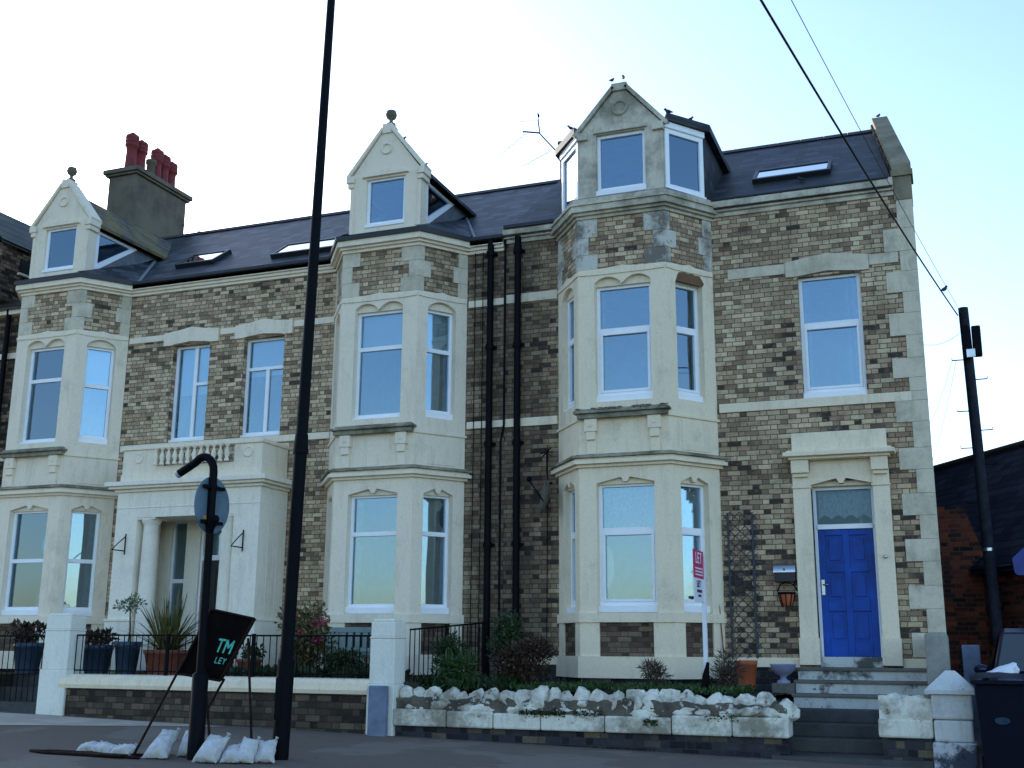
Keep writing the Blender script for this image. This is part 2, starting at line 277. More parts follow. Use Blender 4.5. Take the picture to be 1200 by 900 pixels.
# ------------------------------------------------------------------ mesh helpers
class Fr:
    """local frame on a wall: u along it, z up, d outwards"""
    def __init__(s, ox, oy, ux=1.0, uy=0.0):
        L = math.hypot(ux, uy); s.o = (ox, oy); s.u = (ux/L, uy/L); s.n = (s.u[1], -s.u[0]); s.L = L
    def p(s, u, z, d=0.0):
        return (s.o[0]+s.u[0]*u+s.n[0]*d, s.o[1]+s.u[1]*u+s.n[1]*d, z)
W0 = Fr(0, 0)
SPLIT = {'quoin', 'cornice', 'stone_band', 'brick_panel', 'plinth_course', 'plinth_brick', 'lintel', 'bracket', 'stone_panel', 'gutter', 'pilaster', 'clamp', 'junction_box', 'antenna', 'black_tie', 'upright', 'text_lines', 'niche_frame', 'lettering', 'collar', 'stretcher', 'scrollwork', 'fascia'}
class MB:
    def __init__(s): s.v = []; s.f = []; s.sm = []; s.pc = []; s.k = 0; s.lock = 0
    def start(s):
        if not s.lock: s.k += 1
    def face(s, pts, smooth=False):
        s.pc.append(s.k); i = len(s.v); s.v += [tuple(p) for p in pts]; s.f.append(tuple(range(i, i+len(pts)))); s.sm.append(smooth)
    def grid(s, pts, faces, smooth=False):
        i = len(s.v); s.v += [tuple(p) for p in pts]
        for f in faces: s.f.append(tuple(j+i for j in f)); s.sm.append(smooth); s.pc.append(s.k)
    def box(s, x0, x1, y0, y1, z0, z1):
        return s.fbox(Fr(0, 0), x0, x1, z0, z1, -y1, -y0)
    def fbox(s, fr, u0, u1, z0, z1, d0, d1):
        s.start()
        if u0 > u1: u0, u1 = u1, u0
        if z0 > z1: z0, z1 = z1, z0
        if d0 > d1: d0, d1 = d1, d0
        P = [fr.p(u, z, d) for d in (d1, d0) for z in (z0, z1) for u in (u0, u1)]
        s.grid(P, [(0, 1, 3, 2), (5, 4, 6, 7), (4, 0, 2, 6), (1, 5, 7, 3), (2, 3, 7, 6), (4, 5, 1, 0)])
    def fprism(s, fr, poly, d0, d1):
        """poly: (u, z) counter-clockwise seen from outside; d1 is the outer side"""
        s.start(); n = len(poly); A = [fr.p(u, z, d1) for u, z in poly]; B = [fr.p(u, z, d0) for u, z in poly]
        s.face(A); s.face(B[::-1])
        for i in range(n):
            j = (i+1) % n; s.face([A[i], B[i], B[j], A[j]])
    def zprism(s, poly, z0, z1, cap=True):
        """poly: (x, y) counter-clockwise from above"""
        s.start(); n = len(poly)
        if cap: s.face([(x, y, z1) for x, y in poly]); s.face([(x, y, z0) for x, y in poly][::-1])
        for i in range(n):
            j = (i+1) % n; a, b = poly[i], poly[j]
            s.face([(a[0], a[1], z0), (b[0], b[1], z0), (b[0], b[1], z1), (a[0], a[1], z1)])
    def tube(s, path, rad, seg=10, cap=True, smooth=True):
        s.start(); path = [Vector(p) for p in path]; n = len(path)
        if not hasattr(rad, '__len__'): rad = [rad]*n
        rings = []; prev = None
        for i, p in enumerate(path):
            t = (path[min(i+1, n-1)]-path[max(i-1, 0)]).normalized()
            if prev is None:
                a = Vector((0, 0, 1)) if abs(t.z) < .9 else Vector((1, 0, 0)); x = t.cross(a).normalized()
            else: x = (prev-t*prev.dot(t)).normalized()
            prev = x; y = t.cross(x)
            rings.append([p+(x*math.cos(2*math.pi*k/seg)+y*math.sin(2*math.pi*k/seg))*rad[i] for k in range(seg)])
        P = [q for r in rings for q in r]; F = []
        for i in range(n-1):
            for k in range(seg):
                k2 = (k+1) % seg; F.append((i*seg+k, i*seg+k2, (i+1)*seg+k2, (i+1)*seg+k))
        s.grid(P, F, smooth)
        if cap: s.face(rings[0][::-1]); s.face(rings[-1])
    def lathe(s, c, prof, seg=20, smooth=True, sq=1.0, axis=None):
        """prof: (r, z)"""
        s.start()
        P = [(c[0]+r*math.cos(2*math.pi*k/seg), c[1]+sq*r*math.sin(2*math.pi*k/seg), c[2]+z) for r, z in prof for k in range(seg)]
        F = []
        for i in range(len(prof)-1):
            for k in range(seg):
                k2 = (k+1) % seg; F.append((i*seg+k, i*seg+k2, (i+1)*seg+k2, (i+1)*seg+k))
        s.grid(P, F, smooth)
        n = len(prof)
        s.face(P[:seg][::-1]); s.face(P[(n-1)*seg:])
    def rock(s, c, r, seed=0, ax=(1, 1, 1), sub=4, cuts=16):
        s.start(); rn = random.Random(seed); bm = bmesh.new(); bmesh.ops.create_icosphere(bm, subdivisions=sub, radius=1)
        pl = []
        for _ in range(cuts):
            n = Vector((rn.gauss(0, 1), rn.gauss(0, 1), rn.gauss(0, 1))).normalized(); pl.append((n, rn.uniform(.62, .88)))
        P = []
        for v in bm.verts:
            q = v.co.copy()
            for n, d in pl:
                k = q.dot(n)
                if k > d: q = q-n*(k-d)
            q = q*(1+.10*noise.noise(q*4+Vector((seed, 0, 0)))+.05*noise.noise(q*11+Vector((0, seed, 0))))
            P.append((c[0]+q.x*r*ax[0], c[1]+q.y*r*ax[1], c[2]+q.z*r*ax[2]))
        s.grid(P, [tuple(v.index for v in f.verts) for f in bm.faces], True); bm.free()
    def blob(s, c, r, seed=0, amp=.15, fr=1.5, flat=None, sub=3, ax=(1, 1, 1)):
        s.start(); bm = bmesh.new(); bmesh.ops.create_icosphere(bm, subdivisions=sub, radius=1)
        P = []
        for v in bm.verts:
            q = v.co.copy(); k = 1+amp*noise.noise(q*fr+Vector((seed*7.3, seed*3.1, seed*1.7)))*2
            q = Vector((q.x*r*ax[0]*k, q.y*r*ax[1]*k, q.z*r*ax[2]*k))
            if flat is not None: q.z = max(q.z, flat)
            P.append((c[0]+q.x, c[1]+q.y, c[2]+q.z))
        s.grid(P, [tuple(v.index for v in f.verts) for f in bm.faces], True); bm.free()
    def clusters(s):
        ids = sorted(set(s.pc)); bb = {}
        for f, k in zip(s.f, s.pc):
            for i in f:
                v = s.v[i]; b = bb.setdefault(k, [*v, *v])
                for c in range(3): b[c] = min(b[c], v[c]); b[c+3] = max(b[c+3], v[c])
        par = {k: k for k in ids}
        def find(k):
            while par[k] != k: k = par[k]
            return k
        for i, a in enumerate(ids):
            for b in ids[i+1:]:
                A, B = bb[a], bb[b]
                if all(A[c] <= B[c+3]+.008 and B[c] <= A[c+3]+.008 for c in range(3)): par[find(a)] = find(b)
        out = {}
        for k in ids: out.setdefault(find(k), set()).add(k)
        return list(out.values())
    def build(s, name, mat, parent=None, loc=None, bevel=0.0, smooth=None):
        if parent is not None and name in SPLIT and s.k > 1:
            cl = s.clusters()
            if len(cl) > 1:
                o = None
                for c in cl:
                    m = MB(); m.v = s.v; keep = [i for i, k in enumerate(s.pc) if k in c]
                    used = sorted({j for i in keep for j in s.f[i]}); mp = {j: n for n, j in enumerate(used)}
                    m.v = [s.v[j] for j in used]; m.f = [tuple(mp[j] for j in s.f[i]) for i in keep]; m.sm = [s.sm[i] for i in keep]; m.pc = [1]*len(keep)
                    o = m.build(name, mat, parent, loc, bevel, smooth)
                return o
        org = Vector((0, 0, 0))
        if parent is not None: org = Vector(parent.get('_org', (0, 0, 0)))
        elif loc is not None: org = Vector(loc)
        me = bpy.data.meshes.new(name)
        me.from_pydata([Vector(p)-org for p in s.v], [], s.f)
        me.materials.append(M[mat] if isinstance(mat, str) else mat)
        for p, sm in zip(me.polygons, s.sm): p.use_smooth = sm if smooth is None else smooth
        uvl = me.uv_layers.new(name='UVMap')
        for p in me.polygons:
            n = p.normal
            if abs(n.z) > .95: t = Vector((1, 0, 0)); b = Vector((0, 1, 0))
            else: t = Vector((-n.y, n.x, 0)).normalized(); b = n.cross(t).normalized()
            for li in p.loop_indices:
                co = me.vertices[me.loops[li].vertex_index].co+org
                uvl.data[li].uv = (co.dot(t), co.dot(b))
        o = bpy.data.objects.new(name, me); col.objects.link(o)
        if parent is not None: o.parent = parent
        elif loc is not None: o.location = org
        o['_org'] = tuple(org)
        if bevel:
            md = o.modifiers.new('bevel', 'BEVEL'); md.width = bevel; md.segments = 2; md.limit_method = 'ANGLE'; md.angle_limit = R(40)
        return o
def tag(o, label=None, cat=None, group=None, kind=None):
    if label: o['label'] = label
    if cat: o['category'] = cat
    if group: o['group'] = group
    if kind: o['kind'] = kind
    return o
def thing(name, loc, label, cat, group=None):
    o = bpy.data.objects.new(name, None); col.objects.link(o); o.location = loc; o.empty_display_size = .2
    o['_org'] = tuple(loc); return tag(o, label, cat, group)
def copy_tree(src, parent=None):
    c = src.copy(); col.objects.link(c)
    if parent is not None: c.parent = parent
    for ch in list(src.children): copy_tree(ch, c)
    return c

def wall(mb, fr, u0, u1, z0, z1, holes, d0, d1):
    """wall slab with rectangular openings"""
    mb.start()
    us = sorted({u0, u1, *[h[0] for h in holes], *[h[1] for h in holes]}); zs = sorted({z0, z1, *[h[2] for h in holes], *[h[3] for h in holes]})
    us = [u for u in us if u0 <= u <= u1]; zs = [z for z in zs if z0 <= z <= z1]
    def solid(i, j):
        if i < 0 or j < 0 or i >= len(us)-1 or j >= len(zs)-1: return False
        cu = (us[i]+us[i+1])/2; cz = (zs[j]+zs[j+1])/2
        return not any(h[0] < cu < h[1] and h[2] < cz < h[3] for h in holes)
    for i in range(len(us)-1):
        for j in range(len(zs)-1):
            if not solid(i, j): continue
            a, b, c, d = us[i], us[i+1], zs[j], zs[j+1]
            P = fr.p
            mb.face([P(a, c, d1), P(b, c, d1), P(b, d, d1), P(a, d, d1)])
            mb.face([P(b, c, d0), P(a, c, d0), P(a, d, d0), P(b, d, d0)])
            if not solid(i-1, j): mb.face([P(a, c, d0), P(a, c, d1), P(a, d, d1), P(a, d, d0)])
            if not solid(i+1, j): mb.face([P(b, c, d1), P(b, c, d0), P(b, d, d0), P(b, d, d1)])
            if not solid(i, j-1): mb.face([P(a, c, d0), P(b, c, d0), P(b, c, d1), P(a, c, d1)])
            if not solid(i, j+1): mb.face([P(a, d, d1), P(b, d, d1), P(b, d, d0), P(a, d, d0)])

def window(parent, fr, u0, u1, z0, z1, inset=.1, transom=None, mull=None, sashlow=True, sill=.12, blind=None, curtain=None, net=None, glass='glass', tilt=0, tsplit='both', fw=.06, label=None):
    """plastic window: outer frame, panes, sill, and what hangs behind it"""
    d1 = -inset; d0 = -inset-.07
    f = MB(); zb = z0+sill if sill else z0
    f.fbox(fr, u0, u0+fw, zb, z1, d0, d1); f.fbox(fr, u1-fw, u1, zb, z1, d0, d1)
    f.fbox(fr, u0+fw, u1-fw, z1-fw, z1, d0, d1); f.fbox(fr, u0+fw, u1-fw, zb, zb+fw, d0, d1)
    a, b = u0+fw, u1-fw; c, d = zb+fw, z1-fw
    cells = []
    if transom is not None: 
        if mull is None:
            f.fbox(fr, a, b, transom-.04, transom+.04, d0, d1-.003); cells = [(a, b, c, transom-.04), (a, b, transom+.04, d)]
        elif tsplit == 'T':
            f.fbox(fr, a, b, transom-.035, transom+.035, d0, d1-.003); f.fbox(fr, mull-.04, mull+.04, c, transom-.035, d0, d1-.003)
            cells = [(a, mull-.04, c, transom-.035), (mull+.04, b, c, transom-.035), (a, b, transom+.035, d)]
        else:
            f.fbox(fr, mull-.04, mull+.04, c, d, d0, d1-.003); f.fbox(fr, mull+.04, b, transom-.035, transom+.035, d0, d1-.003)
            cells = [(a, mull-.04, c, d), (mull+.04, b, c, transom-.035), (mull+.04, b, transom+.035, d)]
    else: cells = [(a, b, c, d)]
    if sashlow and transom is not None and mull is None:
        q = cells[0]; s = .045
        for bx in ((q[0], q[0]+s, q[2], q[3]), (q[1]-s, q[1], q[2], q[3]), (q[0]+s, q[1]-s, q[2], q[2]+s), (q[0]+s, q[1]-s, q[3]-s, q[3])):
            f.fbox(fr, *bx, d0+.01, d1+.012)
        cells[0] = (q[0]+s, q[1]-s, q[2]+s, q[3]-s)
    w = f.build('window', 'upvc', parent, bevel=.006)
    if label and any(t in label for t in ('open', 'dark', 'wide', 'narrower')): w['label'] = label
    for q in cells:
        g = MB(); g.fbox(fr, q[0], q[1], q[2], q[3], d0+.02, d0+.032); g.build('pane', 'glass' if glass is None else glass, w)
    if sill:
        s = MB(); s.fbox(fr, u0-.01, u1+.01, z0+.003, z0+sill, d0, d1+.07); s.build('sill', 'upvc', w, bevel=.008)
    if blind:
        s = MB(); s.fbox(fr, u0+.03, u1-.03, blind, z1-.03, d0-.07, d0-.06); s.build('blind', 'blind', w)
    for kind, cu in (('curtain', curtain), ('net_curtain', net)):
        if not cu: continue
        for (ua, ub, za, zb2) in cu:
            s = MB(); n = 24; P = []
            for i in range(n+1):
                u = ua+(ub-ua)*i/n; dd = d0-.12+.022*math.sin(i*1.9)+.01*math.sin(i*.7)
                P += [fr.p(u, za, dd), fr.p(u, zb2, dd)]
            s.grid(P, [(2*i, 2*i+2, 2*i+3, 2*i+1) for i in range(n)], True)
            s.build(kind, 'curtain' if kind == 'curtain' else 'net', w)
    return w

def arcs(u0, u1, zlow, zhigh, kind):
    """underside of a carved lintel from left to right"""
    m = (u0+u1)/2; pts = []
    if kind == 'ogee':
        for (a, b) in ((u0, m-.03), (m+.03, u1)):
            for i in range(9):
                t = i/8; pts.append((a+(b-a)*t, zlow+(zhigh-zlow)*math.sin(math.pi*min(1, t*.92+.04))**.6))
            if a == u0: pts.append((m-.03, zlow)); 
        pts = [p for p in pts]
    elif kind == 'arc':
        for i in range(13):
            t = i/12; pts.append((u0+(u1-u0)*t, zlow+(zhigh-zlow)*math.sin(math.pi*t)**.7))
    else:
        k = .06
        pts = [(u0, zlow), (u0+.02, zlow+.02), (m-k-.02, zhigh), (m-k, zhigh-.02), (m-k*.5, zlow+.03), (m+k*.5, zlow+.03), (m+k, zhigh-.02), (m+k+.02, zhigh), (u1-.02, zlow+.02), (u1, zlow)]
    return pts

def leaves(mb, c, rx, ry, rz_, n, size, rn, shape=.5, down=0, hollow=.3):
    for _ in range(n):
        while True:
            q = Vector((rn.uniform(-1, 1), rn.uniform(-1, 1), rn.uniform(-1, 1)))
            if hollow < q.length < 1: break
        k = 1+.35*noise.noise(q*2.2+Vector(c)*3)
        p = Vector((c[0]+q.x*rx*k, c[1]+q.y*ry*k, c[2]+q.z*rz_*k))
        d = (q+Vector((rn.gauss(0, .6), rn.gauss(0, .6), rn.gauss(.3, .6)))).normalized()
        s_ = d.cross(Vector((rn.gauss(0, 1), rn.gauss(0, 1), rn.gauss(0, 1)))).normalized()
        L = size*rn.uniform(.6, 1.4); w = L*shape*.5
        mb.face([p, p+d*L*.5+s_*w, p+d*L, p+d*L*.5-s_*w])
# ------------------------------------------------------------------ ground
def gz(x, y): return .16-.021*x+.012*(y+2.95)
def slab(name, x0, x1, y0, y1, mat, lift=0., nx=20, kind='structure', zf=None):
    mb = MB(); nx = max(1, nx); P = []; F = []
    ny = 6
    for j in range(ny+1):
        for i in range(nx+1):
            x = x0+(x1-x0)*i/nx; y = y0+(y1-y0)*j/ny
            P.append((x, y, (zf or gz)(x, y)+lift))
    for j in range(ny):
        for i in range(nx):
            a = j*(nx+1)+i; F.append((a, a+1, a+nx+2, a+nx+1))
    mb.grid(P, F); return tag(mb.build(name, mat), kind=kind)
tag((lambda m: (m.face([(-3000, -3000, -.6), (3000, -3000, -.6), (3000, 3000, -.6), (-3000, 3000, -.6)]), m)[1])(MB()).build('ground', 'earth'), kind='structure')
slab('pavement', -45, 30, -8.9, -2.6, 'asphalt')
slab('driveway', .05, 9, -2.6, 12, 'asphalt', zf=lambda x, y: .16-.021*x+.03*(y+2.95))
def kerbz(x, y): return .16-.021*x+.012*(-8.9+2.95)
slab('road', -80, 60, -24, -9.05, 'road', lift=-.12, zf=lambda x, y: kerbz(x, y))
mb = MB()
for i in range(82):
    x = -45+i*.915; z0 = kerbz(x, 0); z1 = kerbz(x+.905, 0)
    P = [(x, -9.05, z0-.15), (x+.905, -9.05, z1-.15), (x+.905, -8.9, z1-.15), (x, -8.9, z0-.15), (x, -9.05, z0+.003), (x+.905, -9.05, z1+.003), (x+.905, -8.9, z1+.003), (x, -8.9, z0+.003)]
    mb.grid(P, [(0, 1, 5, 4), (1, 2, 6, 5), (2, 3, 7, 6), (3, 0, 4, 7), (4, 5, 6, 7)])
tag(mb.build('kerb', 'concrete'), kind='structure')
mb = MB(); mb.face([(x, y, gz(x, y)+.006) for x, y in ((-19, -6.6), (-14.2, -5.2), (-10.9, -3.15), (-19, -3.1))]); tag(mb.build('crossover', 'concrete'), kind='structure')
def solid(name, x0, x1, y0, y1, z0, z1, mat):
    b = MB(); b.box(x0, x1, y0, y1, z0, z1); return tag(b.build(name, mat), kind='structure')
solid('garden_left', -14.7, -7.8, -2.64, -.02, .1, 1.1, 'garden')
solid('garden_left', -24, -16.5, -2.64, -.02, .1, 1.1, 'garden')
solid('entrance_path', -16.5, -14.7, -2.9, -2.3, .1, .66, 'step_d'); solid('entrance_path', -16.5, -14.7, -2.3, -1.9, .1, .88, 'step_d'); solid('entrance_path', -16.5, -14.7, -1.9, -.02, .1, 1.08, 'step_d')
solid('garden_right', -7.79, -2.43, -2.62, -.02, .05, .93, 'garden')
slab('garden_right', -7.8, -2.42, -2.66, -.02, 'garden', zf=lambda x, y: 1.0+.02*noise.noise(Vector((x*2, y*2, 0))))
mb = MB(); mb.box(-2.42, -.4, -3.0, -.1, 0.0, .26)
tag(mb.build('path', 'step_d'), kind='structure')

# ------------------------------------------------------------------ houses
ORG_R = (-3.8, 0, 1.0); ORG_L = (-13.3, 0, 1.05)
HR = thing('terraced_house', ORG_R, 'brick end terrace house with blue front door and canted bay, flat roofed attic windows', 'house')
HL = thing('terraced_house', ORG_L, 'double fronted brick terrace house with white columned porch between two tall bays', 'house')

def bay(H, cx, brick, stone, stone_top, hw=1.43, hf=.8, dp=.85, zc=9.08, right_house=False, variant='mid'):
    A = (cx-hw, 0); B = (cx-hf, -dp); C_ = (cx+hf, -dp); D = (cx+hw, 0)
    F = [Fr(A[0], A[1], B[0]-A[0], B[1]-A[1]), Fr(B[0], B[1], C_[0]-B[0], 0), Fr(C_[0], C_[1], D[0]-C_[0], D[1]-C_[1])]
    LEN = [f.L for f in F]
    win = [(.24, .84), (.30, 1.30), (.22, .82)]
    Z0 = (2.2, 4.45); Z1 = (5.72, 7.96); th = .3
    def poly(off, close=True):
        # offset outline of the bay
        s = off; k = math.hypot(hw-hf, dp); nx, ny = dp/k, -(hw-hf)/k
        # corner points
        xf = hf+s*(nx*0+(1+ny)/nx) if nx else hf
        xw = hw+s/nx
        return [(cx-xw, 0), (cx-xf, -dp-s), (cx+xf, -dp-s), (cx+xw, 0)]
    body = MB()
    for f, L, w in zip(F, LEN, win):
        wall(body, f, 0, L, 2.05, 8.1, [(w[0], w[1], *Z0), (w[0], w[1], *Z1)], -th, 0)
    b = body.build('bay', stone, H)
    pl = MB(); pl.zprism(poly(-.01), 0.95, 1.17); pl.build('plinth_brick', 'brick_base', b)
    pl = MB(); pl.zprism(poly(.05), 1.17, 1.51); pl.zprism(poly(.03), 2.05, 2.2)
    pl.build('plinth_course', stone, b, bevel=.012)
    bp = MB(); bp.zprism(poly(-.04), 1.51, 2.05); bp.zprism(poly(-.012), 8.1, zc+.02); bp.build('brick_panel', brick, b)
    bp = MB(); bp.zprism(poly(-.03), 1.515, 2.04); bp.build('brick_panel', 'brick_panel', b)
    q = MB(); q0 = MB()
    for fi, (f, L) in enumerate(zip(F, LEN)):
        # pilasters beside the low brick panels
        e = .33 if fi == 1 else .24
        q0.fbox(f, 0, e, 1.51, 2.052, -.1, .002 if fi == 1 else .004); q0.fbox(f, L-e, L, 1.51, 2.052, -.1, .002 if fi == 1 else .004)
        # quoins beside the high panels
        for k, (za, zb) in enumerate(((8.098, 8.38), (8.38, 8.70), (8.70, zc))):
            a = (.36 if k != 1 else .2) if fi == 1 else (.12 if k != 1 else .26)
            a2 = (.36 if k != 1 else .2) if fi == 1 else (.2 if k != 1 else .3)
            if fi == 0: a, a2 = a2, a
            q.fbox(f, 0, a, za, zb-.004, -.1, .004+.001*fi); q.fbox(f, L-a2, L, za, zb-.004, -.1, .004+.001*fi)
    q0.build('pilaster', stone, b, bevel=.004)
    q.build('quoin', 'stone_pq' if right_house else stone_top, b, bevel=.004)
    # lintels with carved undersides
    lt = MB(); fill = MB()
    for fi, (f, L, w) in enumerate(zip(F, LEN, win)):
        kind1 = 'ogee' if fi == 1 else 'arc'
        for (zl, zh, zt, kind) in ((4.31, 4.42, 4.5, 'ped'), (7.79, 7.94, 8.0, kind1)):
            lo = arcs(w[0]-.005, w[1]+.005, zl, zh, kind)
            poly_ = lo+[(w[1]+.005, zt), (w[0]-.005, zt)]
            # as vertical strips so the shape stays convex
            for (a, b_) in zip(lo[:-1], lo[1:]):
                if b_[0]-a[0] > 1e-5: lt.fprism(f, [a, b_, (b_[0], zt), (a[0], zt)], -.07, .003)
            fill.fbox(f, w[0]-.01, w[1]+.01, zl, zt-.01, -.25, -.075)
        # raised hood on the first floor lintel rising to a point
        m = (w[0]+w[1])/2
        lt.fprism(F[fi], [(.015, 8.0), (w[0], 7.985), (w[1], 7.985), (L-.015, 8.0), (L-.015, 8.06), (w[1]-.05, 8.07), (m, 8.125), (w[0]+.05, 8.07), (.015, 8.06)], -.02, .022)
    lt.build('lintel', stone, b); fill.build('lintel', stone, b)
    # cornices
    c = MB()
    for off, za, zb in ((.05, 4.60, 4.65), (.12, 4.65, 4.71), (.08, 4.712, 4.75), (.03, 5.41, 5.45)):
        c.zprism(poly(off), za, zb)
    c.build('cornice', stone, b, bevel=.008)
    c = MB(); c.zprism(poly(.14), 4.753, 4.79); c.zprism(poly(.05), 4.79, 4.82); c.build('weathering', 'hood', b, bevel=.006)
    c = MB()
    top = zc+(.0)
    for off, za, zb in ((.03, top-.06, top), (.08, top, top+.05), (.14, top+.05, top+.16)): c.zprism(poly(off), za, zb)
    if right_house:
        for off, za, zb in ((.17, top+.16, top+.19), (.10, top+.19, top+.30)): c.zprism(poly(off), za, zb)
    c.build('cornice', stone_top if right_house else stone, b, bevel=.01)
    if not right_house:
        c = MB(); c.zprism(poly(.18), top+.16, top+.25); c.build('gutter', 'gutter', b, bevel=.02)
    # sill hood with brackets, front only
    s = MB(); f = F[1]; L = LEN[1]
    s.fbox(f, .0, L, 5.42, 5.50, 0, .13); s.fbox(f, -.05, L+.05, 5.50, 5.545, 0, .19); s.fbox(f, .02, L-.02, 5.545, 5.59, 0, .1)
    s.build('sill_hood', 'hood', b, bevel=.01)
    s = MB()
    for u in (.12, L-.34):
        s.fbox(f, u, u+.22, 5.2, 5.418, 0, .10); s.fbox(f, u+.03, u+.19, 4.822, 5.2, 0, .045); s.fbox(f, u+.03, u+.19, 5.06, 5.2, .045, .085)
        s.fbox(f, u+.085, u+.135, 5.28, 5.33, .1, .115)
    s.build('bracket', stone, b, bevel=.008)
    s = MB()  # raised side panels
    for fi in (0, 2): s.fbox(F[fi], .28, LEN[fi]-.22, 4.86, 5.36, -.02, .012)
    s.build('stone_panel', stone, b, bevel=.006)
    return b, F, LEN, win

# ---- right house: walls
XL, XR = -7.45, -.16
rw = MB()
wall(rw, W0, XL, XR, .9, 9.2, [(-6.38, -3.56, 1.6, 9.05), (-2.09, -1.07, 5.72, 7.84), (-2.05, -1.08, 1.5, 4.32)], -.35, 0)
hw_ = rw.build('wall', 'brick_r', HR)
gw = MB()   # gable end wall, running back slightly skewed
GA = Fr(XR, 0, -.9, 8.0)   # direction used for the inner side
g2 = [(XR-.34, .352), (XR, .002), (XR-.9, 8.0), (XR-1.24, 8.0)]
gw.zprism([(XR-.5, .352), (XR-.04, .352), (XR-.9, 8.0), (XR-1.3, 8.0)], .9, 9.2)
gw.zprism([(XL, 7.7), (XR-.95, 7.7), (XR-.95, 8.0), (XL, 8.0)], .9, 9.2)
# gable triangle
def gable_tri(mb, xa, xb, zt=.0):
    k = -.9/8
    P = [(XR+xa, .352, 9.2), (XR+xa, .352, 9.62+zt), (XR+k*3.6+xa, 3.6, 12.12+zt), (XR+k*8+xa, 7.9, 9.3+zt), (XR+k*8+xa, 7.9, 9.2)]
    Q = [(x-(xa-xb), y, z) for x, y, z in P]
    mb.face(P[::-1]); mb.face(Q)
    for i in range(5):
        j = (i+1) % 5; mb.face([P[i], P[j], Q[j], Q[i]])
gable_tri(gw, -.06, -.3)
gw.box(-5.2, -1.3, 8.0, 14.0, .9, 9.0)  # unseen rear block, added to keep the sun off the outbuilding roof
gw.build('wall', 'brick_d', HR)
# stone dressings on the right house
st = MB()
for za, zb, xl in ((7.92, 8.10, -3.27),): st.fbox(W0, xl, -2.285, za, zb, -.02, .025); st.fbox(W0, -.905, -.44, za, zb, -.02, .025)
st.fbox(W0, XL, -6.42, 7.92, 8.09, -.02, .025)
st.build('stone_band', 'stone_q', HR, bevel=.006)
st = MB(); st.fbox(W0, -3.5, -.39, 5.56, 5.715, -.02, .03); st.fbox(W0, XL, -6.42, 5.56, 5.715, -.02, .03); st.build('stone_band', 'stone_r', HR, bevel=.006)
st = MB(); st.fprism(W0, [(-2.28, 7.845), (-2.1, 7.845), (-1.59, 7.90), (-1.08, 7.845), (-.91, 7.845), (-.91, 8.11), (-1.25, 8.16), (-1.59, 8.21), (-1.95, 8.16), (-2.28, 8.11)], -.1, .045)
st.build('lintel', 'stone_q', HR, bevel=.006)
q = MB(); zz = [9.0, 8.50, 8.10, 7.75, 7.39, 7.03, 6.65, 6.27, 5.94, 5.715, 5.56, 5.21, 4.79, 4.44, 4.06, 3.71, 3.34, 2.99, 2.62, 2.26, 1.9, 1.53]
wide = [0, 1, 0, 1, 0, 1, 0, 1, 0, 0, 1, 0, 1, 0, 1, 0, 1, 0, 1, 0, 1]
for i in range(len(zz)-1):
    x = -.65 if wide[i] else -.41
    q.fbox(W0, x, XR+.012, zz[i+1]+.003, zz[i], -.36, .028+.001*(i % 2))
q.build('quoin', 'stone_q', HR, bevel=.005)
q = MB(); q.box(-.43, XR+.02, -.04, .36, 9.0, 9.42); q.box(-.46, XR+.05, -.08, .4, 9.42, 9.52)
k_ = -.9/8
P = [(-.43, -.06, 9.52), (XR+.03, -.06, 9.52), (XR+.03+k_*3.6, 3.6, 12.14), (-.43+k_*3.6, 3.6, 12.14)]
q.grid([(*p[:2], p[2]) for p in P]+[(*p[:2], p[2]+.12) for p in P], [(4, 5, 6, 7), (3, 2, 1, 0), (0, 1, 5, 4), (1, 2, 6, 5), (2, 3, 7, 6), (3, 0, 4, 7)])
q.build('parapet_coping', 'coping_brown', HR)
c = MB()
for d, za, zb in ((.04, 9.1, 9.18), (.09, 9.18, 9.24), (.15, 9.24, 9.34), (.12, 9.34, 9.40)):
    c.fbox(W0, -3.6, -.435, za, zb, -.05, d); c.fbox(W0, XL-.02, -6.3, za, zb, -.05, d)
c.build('cornice', 'stone_rt', HR, bevel=.01)
c = MB(); c.fbox(W0, -3.5, -2.36, 1.36, 1.51, -.05, .04); c.fbox(W0, -.8, XR-.02, 1.37, 1.51, -.05, .04); c.fbox(W0, XL, -6.42, 1.36, 1.51, -.05, .04); c.build('plinth_course', 'stone_r', HR, bevel=.006)
c = MB(); c.fbox(W0, -3.55, -2.36, .95, 1.36, -.05, .01); c.fbox(W0, XL, -6.42, .95, 1.36, -.05, .01); c.build('plinth_brick', 'brick_base', HR)
window(HR, W0, -2.09, -1.07, 5.715, 7.85, .09, transom=7.0, sill=.1, curtain=[(-2.06, -1.93, 5.9, 7.8), (-1.24, -1.1, 5.9, 7.8)], label='first floor window with two stacked panes')

# doorway
d = MB()
for xa, xb in ((-2.33, -2.05), (-1.08, -.82)):
    d.fbox(W0, xa, xb, 1.82, 4.2, -.2, .10); d.fbox(W0, xa-.02, xb+.02, 1.4, 1.82, -.2, .13); d.fbox(W0, xa-.015, xb+.015, 4.2, 4.235, -.2, .12)
    d.fbox(W0, xa, xb, 4.235, 4.5, -.2, .105); d.fbox(W0, xa, xb, 4.44, 4.655, .1, .22); d.fbox(W0, xa+.02, xb-.02, 4.38, 4.44, .1, .17)
d.fbox(W0, -2.05, -1.08, 4.38, 4.655, -.2, .07)
lo = arcs(-2.05, -1.08, 4.24, 4.35, 'ped')
for a, b in zip(lo[:-1], lo[1:]):
    if b[0]-a[0] > 1e-5: d.fprism(W0, [a, b, (b[0], 4.4), (a[0], 4.4)], -.05, .066)
d.fbox(W0, -2.05, -1.08, 4.24, 4.4, -.25, -.06)
